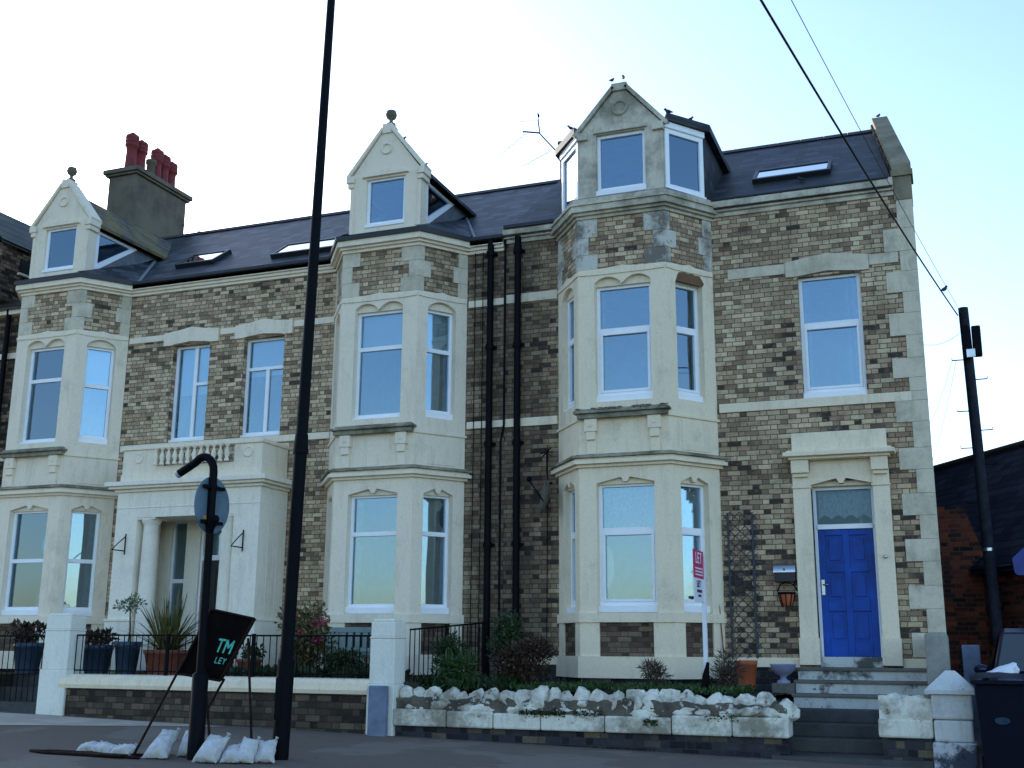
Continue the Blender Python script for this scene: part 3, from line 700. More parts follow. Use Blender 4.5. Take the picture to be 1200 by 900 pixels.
for (dd, za, zb) in ((.26, 4.655, 4.70), (.34, 4.70, 4.77), (.29, 4.77, 4.80)): d.fbox(W0, -2.36-(dd-.26), -.78+(dd-.26), za, zb, -.02, dd)
d.fbox(W0, -2.31, -.82, 4.80, 5.11, -.02, .16)
d.build('door_surround', 'stone_r', HR, bevel=.01)
d = MB(); d.fbox(W0, -2.06, -2.0, 1.52, 4.24, -.37, -.17); d.fbox(W0, -1.13, -1.07, 1.52, 4.24, -.37, -.17); d.fbox(W0, -2.0, -1.13, 4.19, 4.24, -.26, -.17); d.fbox(W0, -2.0, -1.13, 3.55, 3.63, -.26, -.15)
fd = d.build('fanlight', 'upvc', HR, bevel=.005)
d = MB(); d.fbox(W0, -2.0, -1.13, 3.63, 4.19, -.225, -.21); d.build('pane', 'glass_lo', fd)
s = MB(); P = []
for i in range(41):
    u = -1.98+.83*i/40; dd = -.3+.02*math.sin(i*1.7); P += [W0.p(u, 3.72+.07*abs(math.sin(i*.32)), dd), W0.p(u, 4.19, dd)]
s.grid(P, [(2*i, 2*i+2, 2*i+3, 2*i+1) for i in range(40)], True); s.build('lace_curtain', 'net', fd)
d = MB(); d.fbox(W0, -2.0, -1.13, 1.53, 3.545, -.25, -.205)
for xa in (-2.0, -1.617, -1.24): d.fbox(W0, xa, xa+.11 if xa != -1.617 else xa+.104, 1.53, 3.545, -.205, -.178)
for za, zb in ((1.53, 1.76), (2.24, 2.42), (2.86, 3.0), (3.45, 3.545)):
    d.fbox(W0, -1.89, -1.617, za, zb, -.205, -.178); d.fbox(W0, -1.513, -1.24, za, zb, -.205, -.178)
for za, zb in ((1.76, 2.24), (2.42, 2.86), (3.0, 3.45)):
    for xa, xb in ((-1.89, -1.617), (-1.513, -1.24)): d.fbox(W0, xa+.05, xb-.05, za+.05, zb-.05, -.205, -.188)
dr = d.build('front_door', 'door_blue', HR, bevel=.006)
d = MB(); d.fbox(W0, -1.98, -1.93, 2.5, 2.74, -.19, -.168); d.tube([W0.p(-1.955, 2.66, -.17), W0.p(-1.955, 2.66, -.12), W0.p(-1.87, 2.66, -.12)], .01); d.build('handle', 'metal', dr)
d = MB(); d.fbox(W0, -2.04, -1.09, 1.37, 1.53, -.3, .06); d.build('threshold', 'step_w', HR, bevel=.01)
d = MB(); d.lathe((0, 0, 0), [(.03, 0), (.03, .012), (.012, .02)], 14)
d.v = [(-.95+x, -.13-z, 3.07+y) for x, y, z in d.v]; d.build('door_bell', 'metal', HR)
# steps
for i, (ya, za, zb) in enumerate(((-.55, 1.19, 1.37), (-.88, 1.0, 1.19), (-1.2, .8, 1.0))):
    s = MB(); s.box(-2.36, -.42, ya-.03, -.02 if i == 0 else ya+.35, zb-.05, zb-.002*i); sp = s.build('step', 'step', HR, bevel=.012)
    s = MB(); s.box(-2.33, -.42, ya, -.02 if i == 0 else ya+.33, za, zb-.05); s.build('riser', 'step_w', sp)
for i, (ya, za, zb) in enumerate(((-1.55, .62, .8), (-1.9, .44, .62), (-2.25, .26, .44))):
    s = MB(); s.box(-2.36, -.42, ya, -.9, za, zb); s.build('step', 'step_d', HR, bevel=.015)

# bay of the right house
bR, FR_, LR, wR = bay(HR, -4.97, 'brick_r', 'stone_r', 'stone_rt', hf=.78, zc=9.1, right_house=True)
F = FR_
window(HR, F[1], *wR[1], 2.2, 4.33, .13, transom=3.55, net=[(.33, 1.27, 3.5, 4.3)], label='ground floor bay window, front light')
window(HR, F[2], *wR[2], 2.2, 4.33, .13, transom=3.55, curtain=[(.5, .8, 2.3, 4.3)], label='ground floor bay window, right light with dark curtain')
window(HR, F[0], *wR[0], 2.2, 4.33, .13, transom=3.55, label='ground floor bay window, left light')
window(HR, F[1], *wR[1], 5.715, 7.8, .13, transom=7.0, curtain=[(.33, .42, 5.9, 7.8)], label='first floor bay window, front light')
window(HR, F[2], *wR[2], 5.715, 7.8, .13, transom=7.0, curtain=[(.55, .8, 5.8, 7.8)], label='first floor bay window, right light')
window(HR, F[0], *wR[0], 5.715, 7.8, .1, transom=7.0, sill=.06, curtain=[(.26, .45, 5.8, 7.8)], label='first floor bay window, left light')
# spalled lintel on the right face
s = MB(); f = F[2]; pts = [(.23, 7.80), (.83, 7.79), (.86, 7.84), (.80, 7.92), (.76, 7.97), (.66, 7.96), (.6, 7.98), (.5, 7.965), (.42, 7.98), (.3, 7.96), (.26, 7.9)]
s.fprism(f, pts, -.01, .007); s.build('spalled_patch', 'spall', HR)

# dormer of the right house
cx = -4.97; dm = MB(); fr = Fr(0, -.75)
zb = 9.36
def gable_front(fr, cx, hw, zb, zs, za, ow, oz0, oz1, d0, d1, mb):
    wall(mb, fr, cx-hw, cx+hw, zb, zs, [(cx-ow, cx+ow, oz0, oz1)], d0, d1)
    P = [(cx-hw, zs), (cx+hw, zs), (cx+.1, za), (cx-.1, za)]
    mb.fprism(fr, P, d0, d1)
gable_front(fr, cx, .78, zb, 10.72, 11.5, .45, 9.5, 10.68, -.28, 0, dm)
dmo = dm.build('dormer', 'stone_rt', HR)
dm = MB()
for sgn in (-1, 1):
    a = (cx+sgn*.84, 10.68); b = (cx+sgn*.09, 11.54)
    n = (-(b[1]-a[1]), (b[0]-a[0])); L_ = math.hypot(*n); n = (n[0]/L_*.07, n[1]/L_*.07)
    if sgn > 0: n = (-n[0], -n[1])
    P = [a, b, (b[0]-abs(n[0])*(-sgn), b[1]+abs(n[1])), (a[0]+abs(n[0])*sgn, a[1]+abs(n[1]))]
    if sgn > 0: P = [P[0], P[3], P[2], P[1]]
    dm.fprism(fr, P, -.32, .05)
    dm.fbox(fr, cx+sgn*.70-.1, cx+sgn*.70+.1, 10.6, 10.74, -.28, .07)
dm.fbox(fr, cx-.14, cx+.14, 11.48, 11.62, -.3, .05)
dm.fprism(fr, [(cx-.5, 10.7), (cx+.5, 10.7), (cx, 10.84)], -.1, .05)
dm.build('coping', 'stone_rt', dmo)
dm = MB(); dm.lathe((0, 0, 0), [(.15, 0), (.15, .03), (.11, .03), (.11, .012)], 20)
dm.v = [(cx+x, -.75-z, 11.15+y) for x, y, z in dm.v]; dm.build('roundel', 'stone_rt', dmo)
window(HR, fr, cx-.45, cx+.45, 9.5, 10.68, .06, sill=.1, label='attic window in the stone gable')
for sgn in (-1, 1):
    a = Vector((cx+sgn*.8, -.74)); b = Vector((cx+sgn*1.36, -.02))
    if sgn > 0: f = Fr(a.x, a.y, b.x-a.x, b.y-a.y)
    else: f = Fr(b.x, b.y, a.x-b.x, a.y-b.y)
    L = f.L
    s = MB(); s.fbox(f, 0, L, 10.64, 10.76, -.1, .03); s.fbox(f, 0, L, 9.38, 9.5, -.1, .03); s.build('fascia', 'upvc', dmo, bevel=.01)
    window(HR, f, .02, L-.02, 9.5, 10.64, .0, sill=0, fw=.09, label='canted attic window on the '+('right' if sgn > 0 else 'left'), blind=(9.55 if sgn < 0 else None))
    s = MB()
    xo = cx+sgn*1.36
    P = [(xo, -.02, 9.38), (xo, 2.1, 10.76), (xo, -.02, 10.76)]; Q = [(x-sgn*.06, y, z) for x, y, z in P]
    s.face(P if sgn > 0 else P[::-1]); s.face(Q[::-1] if sgn > 0 else Q)
    for i in range(3):
        j = (i+1) % 3; s.face([P[i], Q[i], Q[j], P[j]])
    s.build('cheek', 'slate_r', dmo)
s = MB(); s.zprism([(cx-.74, -.5), (cx+.74, -.5), (cx+.86, -.78), (cx+1.48, -.02), (cx+1.48, 2.3), (cx-1.48, 2.3), (cx-1.48, -.02), (cx-.86, -.78)], 10.762, 10.90)
s.build('dormer_roof', 'slate_r', dmo, bevel=.02)

# ---- roofs
SLP = .722
def rz(y, z0=9.33): return z0+SLP*(y+.05)
def roof(H, x0, x1, mat, z0=9.33, x0b=None, x1b=None, ridge=3.55):
    x0b = x0 if x0b is None else x0b; x1b = x1 if x1b is None else x1b
    r = MB(); th = .08
    e = -.12; zr = rz(ridge, z0); yb = 2*ridge+.6
    for (A, B, C2, D2) in (((x0, e, rz(e, z0)), (x1, e, rz(e, z0)), (x1b, ridge, zr), (x0b, ridge, zr)), ((x1b, ridge, zr), (x1b, yb, rz(-.5, z0)), (x0b, yb, rz(-.5, z0)), (x0b, ridge, zr))):
        pass
    A = [(x0, e, rz(e, z0)), (x1, e, rz(e, z0)), (x1b, ridge, zr), (x0b, ridge, zr)]
    B = [(x0b, ridge, zr), (x1b, ridge, zr), (x1b, yb, rz(e, z0)), (x0b, yb, rz(e, z0))]
    for Q in (A, B):
        r.face(Q); r.face([(x, y, z-th) for x, y, z in Q][::-1])
    r.face([(x0, e, rz(e, z0)-th), (x1, e, rz(e, z0)-th), (x1, e, rz(e, z0)), (x0, e, rz(e, z0))])
    ro = r.build('roof', mat, H)
    t = MB(); n = int(abs(x1b-x0b)/.45)
    for i in range(n):
        xa = x0b+(x1b-x0b)*i/n; xb = x0b+(x1b-x0b)*(i+1)/n-.01
        P = [(xa, ridge-.14, zr-.07), (xb, ridge-.14, zr-.07), (xb, ridge, zr+.05), (xa, ridge, zr+.05), (xa, ridge+.14, zr-.07), (xb, ridge+.14, zr-.07)]
        t.grid(P, [(0, 1, 2, 3), (3, 2, 5, 4), (1, 5, 2), (0, 3, 4)])
    t.build('ridge_tiles', 'tile', ro)
    return ro
roR = roof(HR, XL, -.44, 'slate_r', 9.35, x1b=-.44+k_*3.6)
roL = roof(HL, -19.1, XL, 'slate', 9.25)
g = MB(); g.fbox(W0, -6.45, XL-.0, 9.36, 9.44, .08, .16); g.fbox(W0, -3.5, -.5, 9.37, 9.41, .08, .14); g.build('gutter', 'gutter', HR, bevel=.015)

def skylight(H, x0, x1, y0, y1, z0, lift=.1, label=None):
    s = MB()
    def q(x, y, h): 
        nz = 1/math.hypot(1, SLP); ny = -SLP*nz
        return (x, y+ny*h, rz(y, z0)+nz*h)
    def fb(xa, xb, ya, yb, ha, hb):
        P = [q(x, y, h) for h in (hb, ha) for y in (ya, yb) for x in (xa, xb)]
        s.grid(P, [(0, 1, 3, 2), (5, 4, 6, 7), (4, 0, 2, 6), (1, 5, 7, 3), (2, 3, 7, 6), (4, 5, 1, 0)])
    w = .07
    fb(x0, x1, y0, y0+w, -.02, lift); fb(x0, x1, y1-w, y1, -.02, lift); fb(x0, x0+w, y0+w, y1-w, -.02, lift); fb(x1-w, x1, y0+w, y1-w, -.02, lift)
    o = s.build('roof_window', 'gutter', H, bevel=.01)
    s = MB(); xa, xb, ya, yb = x0+w, x1-w, y0+w, y1-w
    P = [q(x, y, h) for h in (lift-.02, lift-.04) for y in (ya, yb) for x in (xa, xb)]
    s.grid(P, [(0, 1, 3, 2), (5, 4, 6, 7), (4, 0, 2, 6), (1, 5, 7, 3), (2, 3, 7, 6), (4, 5, 1, 0)]); s.build('pane', 'glass_hi', o)
    if label: o['label'] = label
    return o
skylight(HR, -2.9, -1.5, .85, 1.45, 9.35)
skylight(HL, -15.6, -14.6, .7, 1.35, 9.25)
skylight(HL, -13.0, -11.4, .5, 1.15, 9.25)

# ---- left house
rw = MB()
wall(rw, W0, -19.1, XL-.002, .9, 9.12, [(-11.07, -8.25, 1.6, 9.0), (-18.97, -16.15, 1.6, 9.0), (-14.95, -14.03, 5.72, 7.78), (-13.2, -12.24, 5.72, 7.78), (-15.0, -12.3, 1.3, 4.3)], -.35, -.012)
rw.build('wall', 'brick_l', HL)
rw = MB(); rw.box(-19.1, XL, 7.6, 7.9, .9, 9.12); rw.box(-19.1, -18.9, .36, 7.6, .9, 9.12); rw.build('wall', 'brick_d', HL)
st = MB()
for xa, xb in ((-16.1, -15.2), (-13.79, -13.4), (-12.03, -11.1), (-8.2, XL-.02)): st.fbox(W0, xa, xb, 7.92, 8.05, -.03, .012)
for xa, xb in ((-16.1, -15.3), (-11.95, -11.1), (-8.2, XL-.02)): st.fbox(W0, xa, xb, 5.58, 5.71, -.03, .012)
st.fbox(W0, -15.3, -11.95, 5.58, 5.71, -.03, .012)
st.build('stone_band', 'stone_l', HL, bevel=.005)
for cxw, hw2 in ((-14.49, .68), (-12.72, .68)):
    st = MB(); st.fprism(W0, [(cxw-hw2, 7.785), (cxw-.46, 7.785), (cxw-.44, 7.80), (cxw, 7.84), (cxw+.44, 7.80), (cxw+.46, 7.785), (cxw+hw2, 7.785), (cxw+hw2, 8.06), (cxw+.35, 8.09), (cxw, 8.15), (cxw-.35, 8.09), (cxw-hw2, 8.06)], -.1, .05)
    st.build('lintel', 'stone_l', HL, bevel=.006)
c = MB()
for d, za, zb in ((.03, 8.98, 9.04), (.07, 9.04, 9.1), (.12, 9.1, 9.2)):
    for xa, xb in ((-16.2, -11.0), (-8.3, XL-.02)): c.fbox(W0, xa, xb, za, zb, -.05, d)
c.build('cornice', 'stone_l', HL, bevel=.008)
g = MB()
for xa, xb in ((-16.2, -11.0), (-8.3, XL-.0)): g.fbox(W0, xa, xb, 9.2, 9.28, .0, .16)
g.build('gutter', 'gutter', HL, bevel=.015)
window(HL, W0, -14.95, -14.03, 5.715, 7.79, .14, transom=6.95, mull=-14.45, sill=.06, blind=6.75, label='first floor window over the porch, narrower top light on its right')
window(HL, W0, -13.2, -12.24, 5.715, 7.79, .14, transom=7.15, mull=-12.68, tsplit='T', sill=.06, blind=7.02, label='first floor window over the porch with wide top light')
bays = {}
for nm, cx in (('mid', -9.66), ('left', -17.56)):
    b, F, L, w = bay(HL, cx, 'brick_l', 'stone_l', 'stone_q', zc=9.04)
    tl = 'right-hand bay' if nm == 'mid' else 'left-hand bay'
    window(HL, F[1], *w[1], 2.2, 4.33, .13, transom=(3.62 if nm == 'mid' else 3.3), sashlow=False, curtain=[(.33, .45, 2.4, 4.3)], label='ground floor front window of the '+tl)
    window(HL, F[2], *w[2], 2.2, 4.33, .13, transom=(3.62 if nm == 'mid' else 3.3), sashlow=False, curtain=[(.62, .8, 2.3, 4.3), (.25, .38, 2.3, 4.3)] if nm == 'mid' else [(.66, .8, 2.3, 4.3)], label='ground floor right light of the '+tl)
    window(HL, F[0], *w[0], 2.2, 4.33, .13, transom=3.62, sashlow=False, label='ground floor left light of the '+tl)
    window(HL, F[1], *w[1], 5.715, 7.8, .13, transom=7.08, sashlow=False, sill=.05, blind=7.1, label='first floor front window of the '+tl)
    window(HL, F[2], *w[2], 5.715, 7.8, .13, transom=7.02 if nm == 'mid' else 6.95, sashlow=False, sill=.12, blind=7.0, curtain=[(.5, .8, 5.8, 7.0)] if nm == 'mid' else None, label='first floor right light of the '+tl)
    window(HL, F[0], *w[0], 5.715, 7.8, .13, transom=7.08, sashlow=False, sill=.05, label='first floor left light of the '+tl)
    # dormer: stone gable, pitched roof behind it, glazed cheeks
    rm = 'slate_m' if nm == 'left' else 'slate'
    dm = MB(); fr = Fr(0, -.75); gable_front(fr, cx, .72, 9.3, 10.62, 11.46, .42, 9.5, 10.5, -.25, 0, dm)
    for sgn in (-1, 1):
        dm.fbox(fr, cx+sgn*.72-.04, cx+sgn*.72+.04, 9.3, 10.5, -.25, .015)
    dmo = dm.build('dormer', 'stone_l', HL)
    dm = MB()
    for sgn in (-1, 1):
        ax, az, bx, bz = cx+sgn*.80, 10.57, cx+sgn*.08, 11.5
        P = [(ax, az), (bx, bz), (bx+sgn*.03, bz+.05), (ax+sgn*.05, az+.05)]
        if sgn > 0: P = P[::-1]
        dm.fprism(fr, P, -.28, .05)
        dm.fbox(fr, cx+sgn*.76-.08, cx+sgn*.76+.08, 10.46, 10.6, -.28, .07); dm.fbox(fr, cx+sgn*.75-.06, cx+sgn*.75+.06, 10.36, 10.46, -.27, .045)
    dm.fbox(fr, cx-.1, cx+.1, 11.42, 11.62, -.25, .04)
    dm.fprism(fr, [(cx-.5, 10.54), (cx+.5, 10.54), (cx+.42, 10.60), (cx, 10.66), (cx-.42, 10.60)], -.1, .06)
    dm.build('coping', 'stone_l', dmo, bevel=.008)
    dm = MB(); dm.lathe((0, 0, 0), [(.12, 0), (.12, .03), (.085, .03), (.085, .01)], 20)
    dm.v = [(cx+x, -.75-z, 11.1+y) for x, y, z in dm.v]; dm.build('roundel', 'stone_l', dmo)
    dm = MB(); dm.lathe((cx, -.62, 11.62), [(.1, 0), (.09, .06), (.04, .08), (.035, .14), (.09, .18), (.115, .25), (.09, .33), (.03, .36)], 16); dm.build('ball_finial', 'stone_chim', dmo)
    window(HL, fr, cx-.42, cx+.42, 9.5, 10.52, .05, sill=.06, label='attic window of the '+tl)
    # pitched roof of the dormer
    zr_, ze = 11.42, 10.52; yr = (zr_-9.25)/SLP-.05; ye = (ze-9.25)/SLP-.05; he = .88
    for sgn in (-1, 1):
        r = MB(); A = [(cx, -.5, zr_), (cx+sgn*he, -.5, ze), (cx+sgn*he, ye+.02, ze), (cx, yr+.02, zr_)]
        if sgn < 0: A = A[::-1]
        B = [(x, y, z-.07) for x, y, z in A]
        r.face(A); r.face(B[::-1])
        for i in range(4):
            j = (i+1) % 4; r.face([A[i], B[i], B[j], A[j]])
        r.build('dormer_roof', rm, dmo)
        # cheek
        xo = cx+sgn*.74; xi = xo-sgn*.05
        hipz = lambda y: 9.3+.7*(.065+.58*(y+.95))
        def panel(name, mat, pts, x_out, th):
            s = MB(); P = [(x_out, y, z) for y, z in pts]; Q = [(x_out-sgn*th, y, z) for y, z in pts]
            if sgn < 0: P, Q = P[::-1], Q[::-1]
            s.face(P); s.face(Q[::-1])
            for i in range(len(P)):
                j = (i+1) % len(P); s.face([P[i], Q[i], Q[j], P[j]])
            return s.build(name, mat, dmo)
        t0, t1, t2 = (-.48, 9.5), (-.48, 10.44), (.85, 10.44)
        w_ = .09
        # triangular window frame from three bars
        panel('cheek', 'upvc', [t0, (-.48+w_, 9.5+.07), (-.48+w_, 10.44), t1], xo, .06)
        panel('cheek', 'upvc', [(-.48+w_, 10.44-.06), (.70, 10.44-.06), t2, (-.48+w_, 10.44)], xo-.002*sgn, .06)
        panel('cheek', 'upvc', [t0, (.85, 10.44), (.70, 10.44), (-.48, 9.64)], xo+.004*sgn, .07)
        panel('pane', 'glass', [(-.42, 9.62), (.72, 10.40), (-.42, 10.40)], xo-.03*sgn, .01)
        panel('cheek', 'lead', [(-.5, 9.34), (1.62, 10.5), (.87, 10.45), (-.48, 9.495)], xo-.02*sgn, .05)
    # canted skirt roof on the bay
    for sgn in (-1, 1):
        A_ = (cx+sgn*.84, -1.0, 9.3); B_ = (cx+sgn*1.56, .0, 9.3); C2 = (cx+sgn*.75, 1.45, 10.35); D2 = (cx+sgn*.75, -.98, 9.34)
        s = MB(); P = [D2, A_, B_, C2]
        if sgn < 0: P = P[::-1]
        s.face(P); s.face([(x, y, z-.05) for x, y, z in P][::-1]); s.build('skirt_roof', 'slate', dmo)
        s = MB(); s.tube([B_, C2], .045, 6); s.build('lead_hip', 'lead', dmo)
    s = MB(); s.face([(cx-.85, -1.02, 9.3), (cx+.85, -1.02, 9.3), (cx+.78, -.72, 9.42), (cx-.78, -.72, 9.42)]); s.build('lead_apron', 'lead', dmo)
# right house bay top skirt
s = MB(); s.zprism([(-4.97-1.5, .0), (-4.97-.86, -.93), (-4.97+.86, -.93), (-4.97+1.5, .0)], 9.395, 9.42); s.build('lead_apron', 'lead', HR)

# ---- porch
po = MB(); fr = Fr(0, -.95)
PX0, PX1 = -15.25, -11.96
wall(po, fr, PX0, PX1, 1.15, 4.56, [(-14.74, -12.52, 1.0, 4.06)], -.4, 0)
po.box(PX1-.35, PX1, -.548, -.014, 1.15, 4.56); po.box(PX0, PX0+.35, -.548, -.014, 1.15, 4.56)
po.box(PX0+.35, PX1-.35, -.548, -.014, 4.2, 4.56)
pob = po.build('porch', 'stone_porch', HL)
c = MB()
c.fbox(fr, PX0-.005, PX1+.005, 4.24, 4.27, -.93, .012); c.fbox(fr, PX0-.03, PX1+.03, 1.15, 2.08, -.93, .03); c.fbox(fr, PX0-.05, PX1+.05, 2.08, 2.13, -.93, .05)
for d, za, zb in ((.05, 4.56, 4.62), (.14, 4.62, 4.67), (.2, 4.67, 4.76)): c.fbox(fr, PX0-d, PX1+d, za, zb, -.93, d)
c_ = MB()
for (u0, u1) in ((PX0-.05, -14.72), (-12.54, PX1+.05)):
    c_.fbox(fr, u0, u1, 1.15, 2.08, -.93, .03); c_.fbox(fr, u0-.01, u1+.01, 2.08, 2.13, -.93, .05)
c_.fbox(fr, PX0-.005, PX1+.005, 4.24, 4.27, -.93, .012)
for d, za, zb in ((.05, 4.562, 4.62), (.14, 4.62, 4.67), (.2, 4.67, 4.76)): c_.fbox(fr, PX0-d, PX1+d, za, zb, -.93, d)
c_.build('cornice', 'stone_porch', pob, bevel=.01)
for xc in (-14.53, -12.72):
    k = MB(); k.lathe((xc, -.77, 1.15), [(.2, 0), (.2, .12), (.17, .2), (.165, 1.2), (.145, 2.75), (.15, 2.78), (.19, 2.84), (.19, 2.87)], 24)
    k.box(xc-.2, xc+.2, -.97+.03, -.57, 4.02, 4.058); k.build('column', 'stone_porch', pob)
b = MB()
b.fbox(fr, PX0+.03, -14.4, 4.76, 5.4, -.25, -.02); b.fbox(fr, -12.62, PX1-.03, 4.76, 5.4, -.25, -.02); b.fbox(fr, -14.4, -12.62, 4.76, 5.06, -.25, -.02)
b.fbox(fr, PX0+.02, PX1-.02, 4.762, 4.92, -.25, .0)
b.fbox(fr, PX0, PX1, 5.4, 5.47, -.28, .015)
b.box(PX1-.26, PX1-.03, -.702, -.03, 4.76, 5.4); b.box(PX0+.03, PX0+.26, -.702, -.03, 4.76, 5.4)
b.box(PX1-.28, PX1, -.672, -.03, 5.4, 5.47); b.box(PX0, PX0+.28, -.672, -.03, 5.4, 5.47)
b.build('parapet', 'stone_l', pob, bevel=.01)
b = MB(); b.zprism([(PX0+.1, -.8), (PX1-.1, -.8), (PX1-.1, -.03), (PX0+.1, -.03)], 4.76, 4.8); b.build('balcony_floor', 'lead', pob)
for i in range(12):
    k = MB(); k.lathe((-14.33+i*.149, -1.075+.02, 5.06), [(.045, 0), (.045, .04), (.025, .06), (.05, .13), (.05, .17), (.022, .25), (.022, .28), (.045, .3), (.045, .34)], 10); k.build('baluster', 'stone_l', pob)
for xc in (-14.83, -12.3):
    k = MB(); k.lathe((0, 0, 0), [(.11, 0), (.11, .02), (.075, .02), (.07, .008)], 18); k.v = [(xc+x, -.93-z, 5.24+y) for x, y, z in k.v]; k.build('roundel', 'stone_l', pob)
# inside of porch
p = MB(); wall(p, Fr(0, .12), -15.0, -12.3, 1.3, 4.3, [(-14.72, -14.36, 1.9, 4.1), (-14.02, -13.2, 1.35, 3.95), (-12.88, -12.55, 1.9, 4.1)], -.2, 0)
p.box(-14.9, -12.3, -.56, .12, 1.2, 1.32); p.box(PX0+.35, PX1-.35, -.55, .12, 4.1, 4.19)
p.build('porch_wall', 'stone_porch', pob)
for a, b_ in ((-14.72, -14.36), (-12.88, -12.55)): window(HL, Fr(0, .12), a, b_, 1.9, 4.1, .05, transom=2.9, sashlow=False, sill=.05, fw=.04, label='tall sidelight inside the porch')
d = MB(); f3 = Fr(0, .2); d.fbox(f3, -13.98, -13.24, 1.35, 3.3, -.05, 0); d.fbox(f3, -13.9, -13.65, 1.5, 2.2, 0, .015); d.fbox(f3, -13.55, -13.32, 1.5, 2.2, 0, .015); d.fbox(f3, -13.9, -13.65, 2.4, 3.15, 0, .015); d.fbox(f3, -13.55, -13.32, 2.4, 3.15, 0, .015); dd = d.build('front_door', 'dark_door', HL, bevel=.005)
d = MB(); d.tube([f3.p(-13.32, 2.3, .0), f3.p(-13.32, 2.3, .06)], .03); d.build('handle', 'metal', dd)
d = MB(); d.fbox(f3, -14.02, -13.98, 1.35, 3.95, -.05, .03); d.fbox(f3, -13.24, -13.2, 1.35, 3.95, -.05, .03); d.fbox(f3, -13.98, -13.24, 3.3, 3.4, -.05, .03); d.fbox(f3, -13.98, -13.24, 3.9, 3.95, -.05, .03)
dd = d.build('fanlight', 'upvc', HL); d = MB(); d.fbox(f3, -13.98, -13.24, 3.4, 3.9, -.03, -.02); d.build('pane', 'glass', dd)
for xc, sd in ((-14.97, 'left'), (-12.28, 'right')):
    k = MB(); k.tube([(xc, -.965, 3.75), (xc, -.965, 3.35)], .012, 6); k.tube([(xc, -.965, 3.42), (xc-.02, -1.3, 3.42)], .012, 6); k.tube([(xc, -.965, 3.7), (xc-.01, -1.15, 3.56), (xc-.02, -1.28, 3.44)], .01, 6)
    tag(k.build('hanging_bracket', 'iron', loc=(xc, -.96, 3.55)), f'black iron hanging basket bracket on the {sd} pier of the porch', 'bracket', 'brackets on the porch piers')
# side niche panel of the porch
k = MB(); k.box(PX1-.004, PX1+.006, -.62, -.58, 1.3, 3.9); k.box(PX1-.004, PX1+.006, -.3, -.26, 1.3, 3.9); k.box(PX1-.004, PX1+.006, -.58, -.3, 3.86, 3.9); k.build('niche_frame', 'stone_l', pob)

# interiors keep the rooms dark
for H, x0, x1 in ((HR, XL+.02, -1.3), (HL, -18.85, XL-.03)):
    r = MB()
    for z in (1.25, 4.95, 8.55): r.box(x0, x1, .37, 7.5, z, z+.12); 
    for z in (1.3, 4.95, 8.55): 
        pass
    r.box(x0, x1, 3.4, 3.5, 1.4, 9.3)
    n = 3 if H is HL else 2
    for i in range(1, n): 
        xx = x0+(x1-x0)*i/n if n == 3 else -3.3
        r.box(xx, xx+.1, .37, 3.4, 1.38, 9.3)
    r.box(x0, x0+.05, .37, 3.4, 1.38, 9.3); r.box(x1-.05, x1, .37, 3.4, 1.38, 9.3)
    for cx in ((-4.97,) if H is HR else (-9.66, -17.56)):
        for z in (1.25, 4.95): r.zprism([(cx-1.3, .36), (cx-.7, -.6), (cx+.7, -.6), (cx+1.3, .36)], z, z+.12)
    r.build('room_walls', 'room', H)

# things standing in the windows
b = MB(); b.lathe((0, 0, 0), [(.2, 0), (.21, .015), (.17, .02), (.165, .012)], 28)
b.v = [(-5.36+x*.55, -.55-z, 2.95+y*1.75) for x, y, z in b.v]
OM = thing('oval_mirror', (-5.36, -.55, 2.3), 'tall oval mirror standing inside the ground floor bay window of the end house', 'mirror'); b.build('rim', 'upvc', OM)
b = MB(); b.box(-5.42, -5.30, -.56, -.45, 2.3, 2.62); b.build('stand', 'dark_door', OM)
b = MB(); rn = random.Random(77)
for k in range(9): a = rn.uniform(0, 6.28); b.tube([(-17.75, -.45, 2.3), (-17.75+.12*math.cos(a), -.45+.08*math.sin(a), 2.6), (-17.75+.28*math.cos(a), -.45+.15*math.sin(a), 2.75+rn.uniform(0, .35))], [.012, .009, .004], 5)
HP = thing('house_plant', (-17.75, -.45, 2.2), 'dark leggy house plant inside the left bay ground floor window', 'house plant'); b.build('stem', 'stem', HP)
b = MB(); 
for k in range(9): leaves(b, (-17.75+rn.uniform(-.3, .3), -.45+rn.uniform(-.12, .12), 2.75+rn.uniform(-.15, .4)), .1, .1, .08, 30, .07, rn, .6, hollow=0)
b.build('foliage', 'leaf_dark', HP)
# ---- chimneys
ch = MB(); ch.box(-19.4, -18.55, 2.6, 4.65, 9.5, 13.3); ch.box(-19.47, -18.48, 2.53, 4.72, 13.3, 13.36); ch.box(-19.52, -18.43, 2.48, 4.77, 13.36, 13.48)
cho = ch.build('chimney', 'stone_chim', HL, bevel=.015)
for (y, h, m) in ((2.72, 1.05, 'pot_red'), (3.08, 1.0, 'pot_red'), (3.42, .55, 'stone_chim'), (3.72, 1.05, 'pot_red'), (4.02, 1.0, 'pot_red'), (4.32, .92, 'pot_red')):
    r = .15 if m == 'pot_red' else .12; x = -18.9+(.03 if m == 'pot_red' else .1)
    p = MB(); pr = [(r, 0), (r*.95, .08), (r*.85, h*.45), (r*.95, h*.6), (r*1.15, h*.62), (r*1.15, h*.68), (r*.98, h*.7), (r*1.15, h*.72), (r*1.15, h*.78), (r*.98, h*.8), (r*1.15, h*.82), (r*1.1, h*.9), (r*.6, h*.95), (r*.2, h)] if m == 'pot_red' else [(r, 0), (r*.9, h*.8), (r*1.15, h*.82), (r*1.15, h)]
    p.lathe((x, y, 13.48), pr, 16); p.build('chimney_pot', m, cho)
ch = MB(); ch.box(-7.40, -6.75, 3.1, 4.2, 10.8, 12.5); ch.box(-7.44, -6.7, 3.05, 4.25, 12.5, 12.58); ch.build('chimney', 'brick_d', HR, bevel=.01)

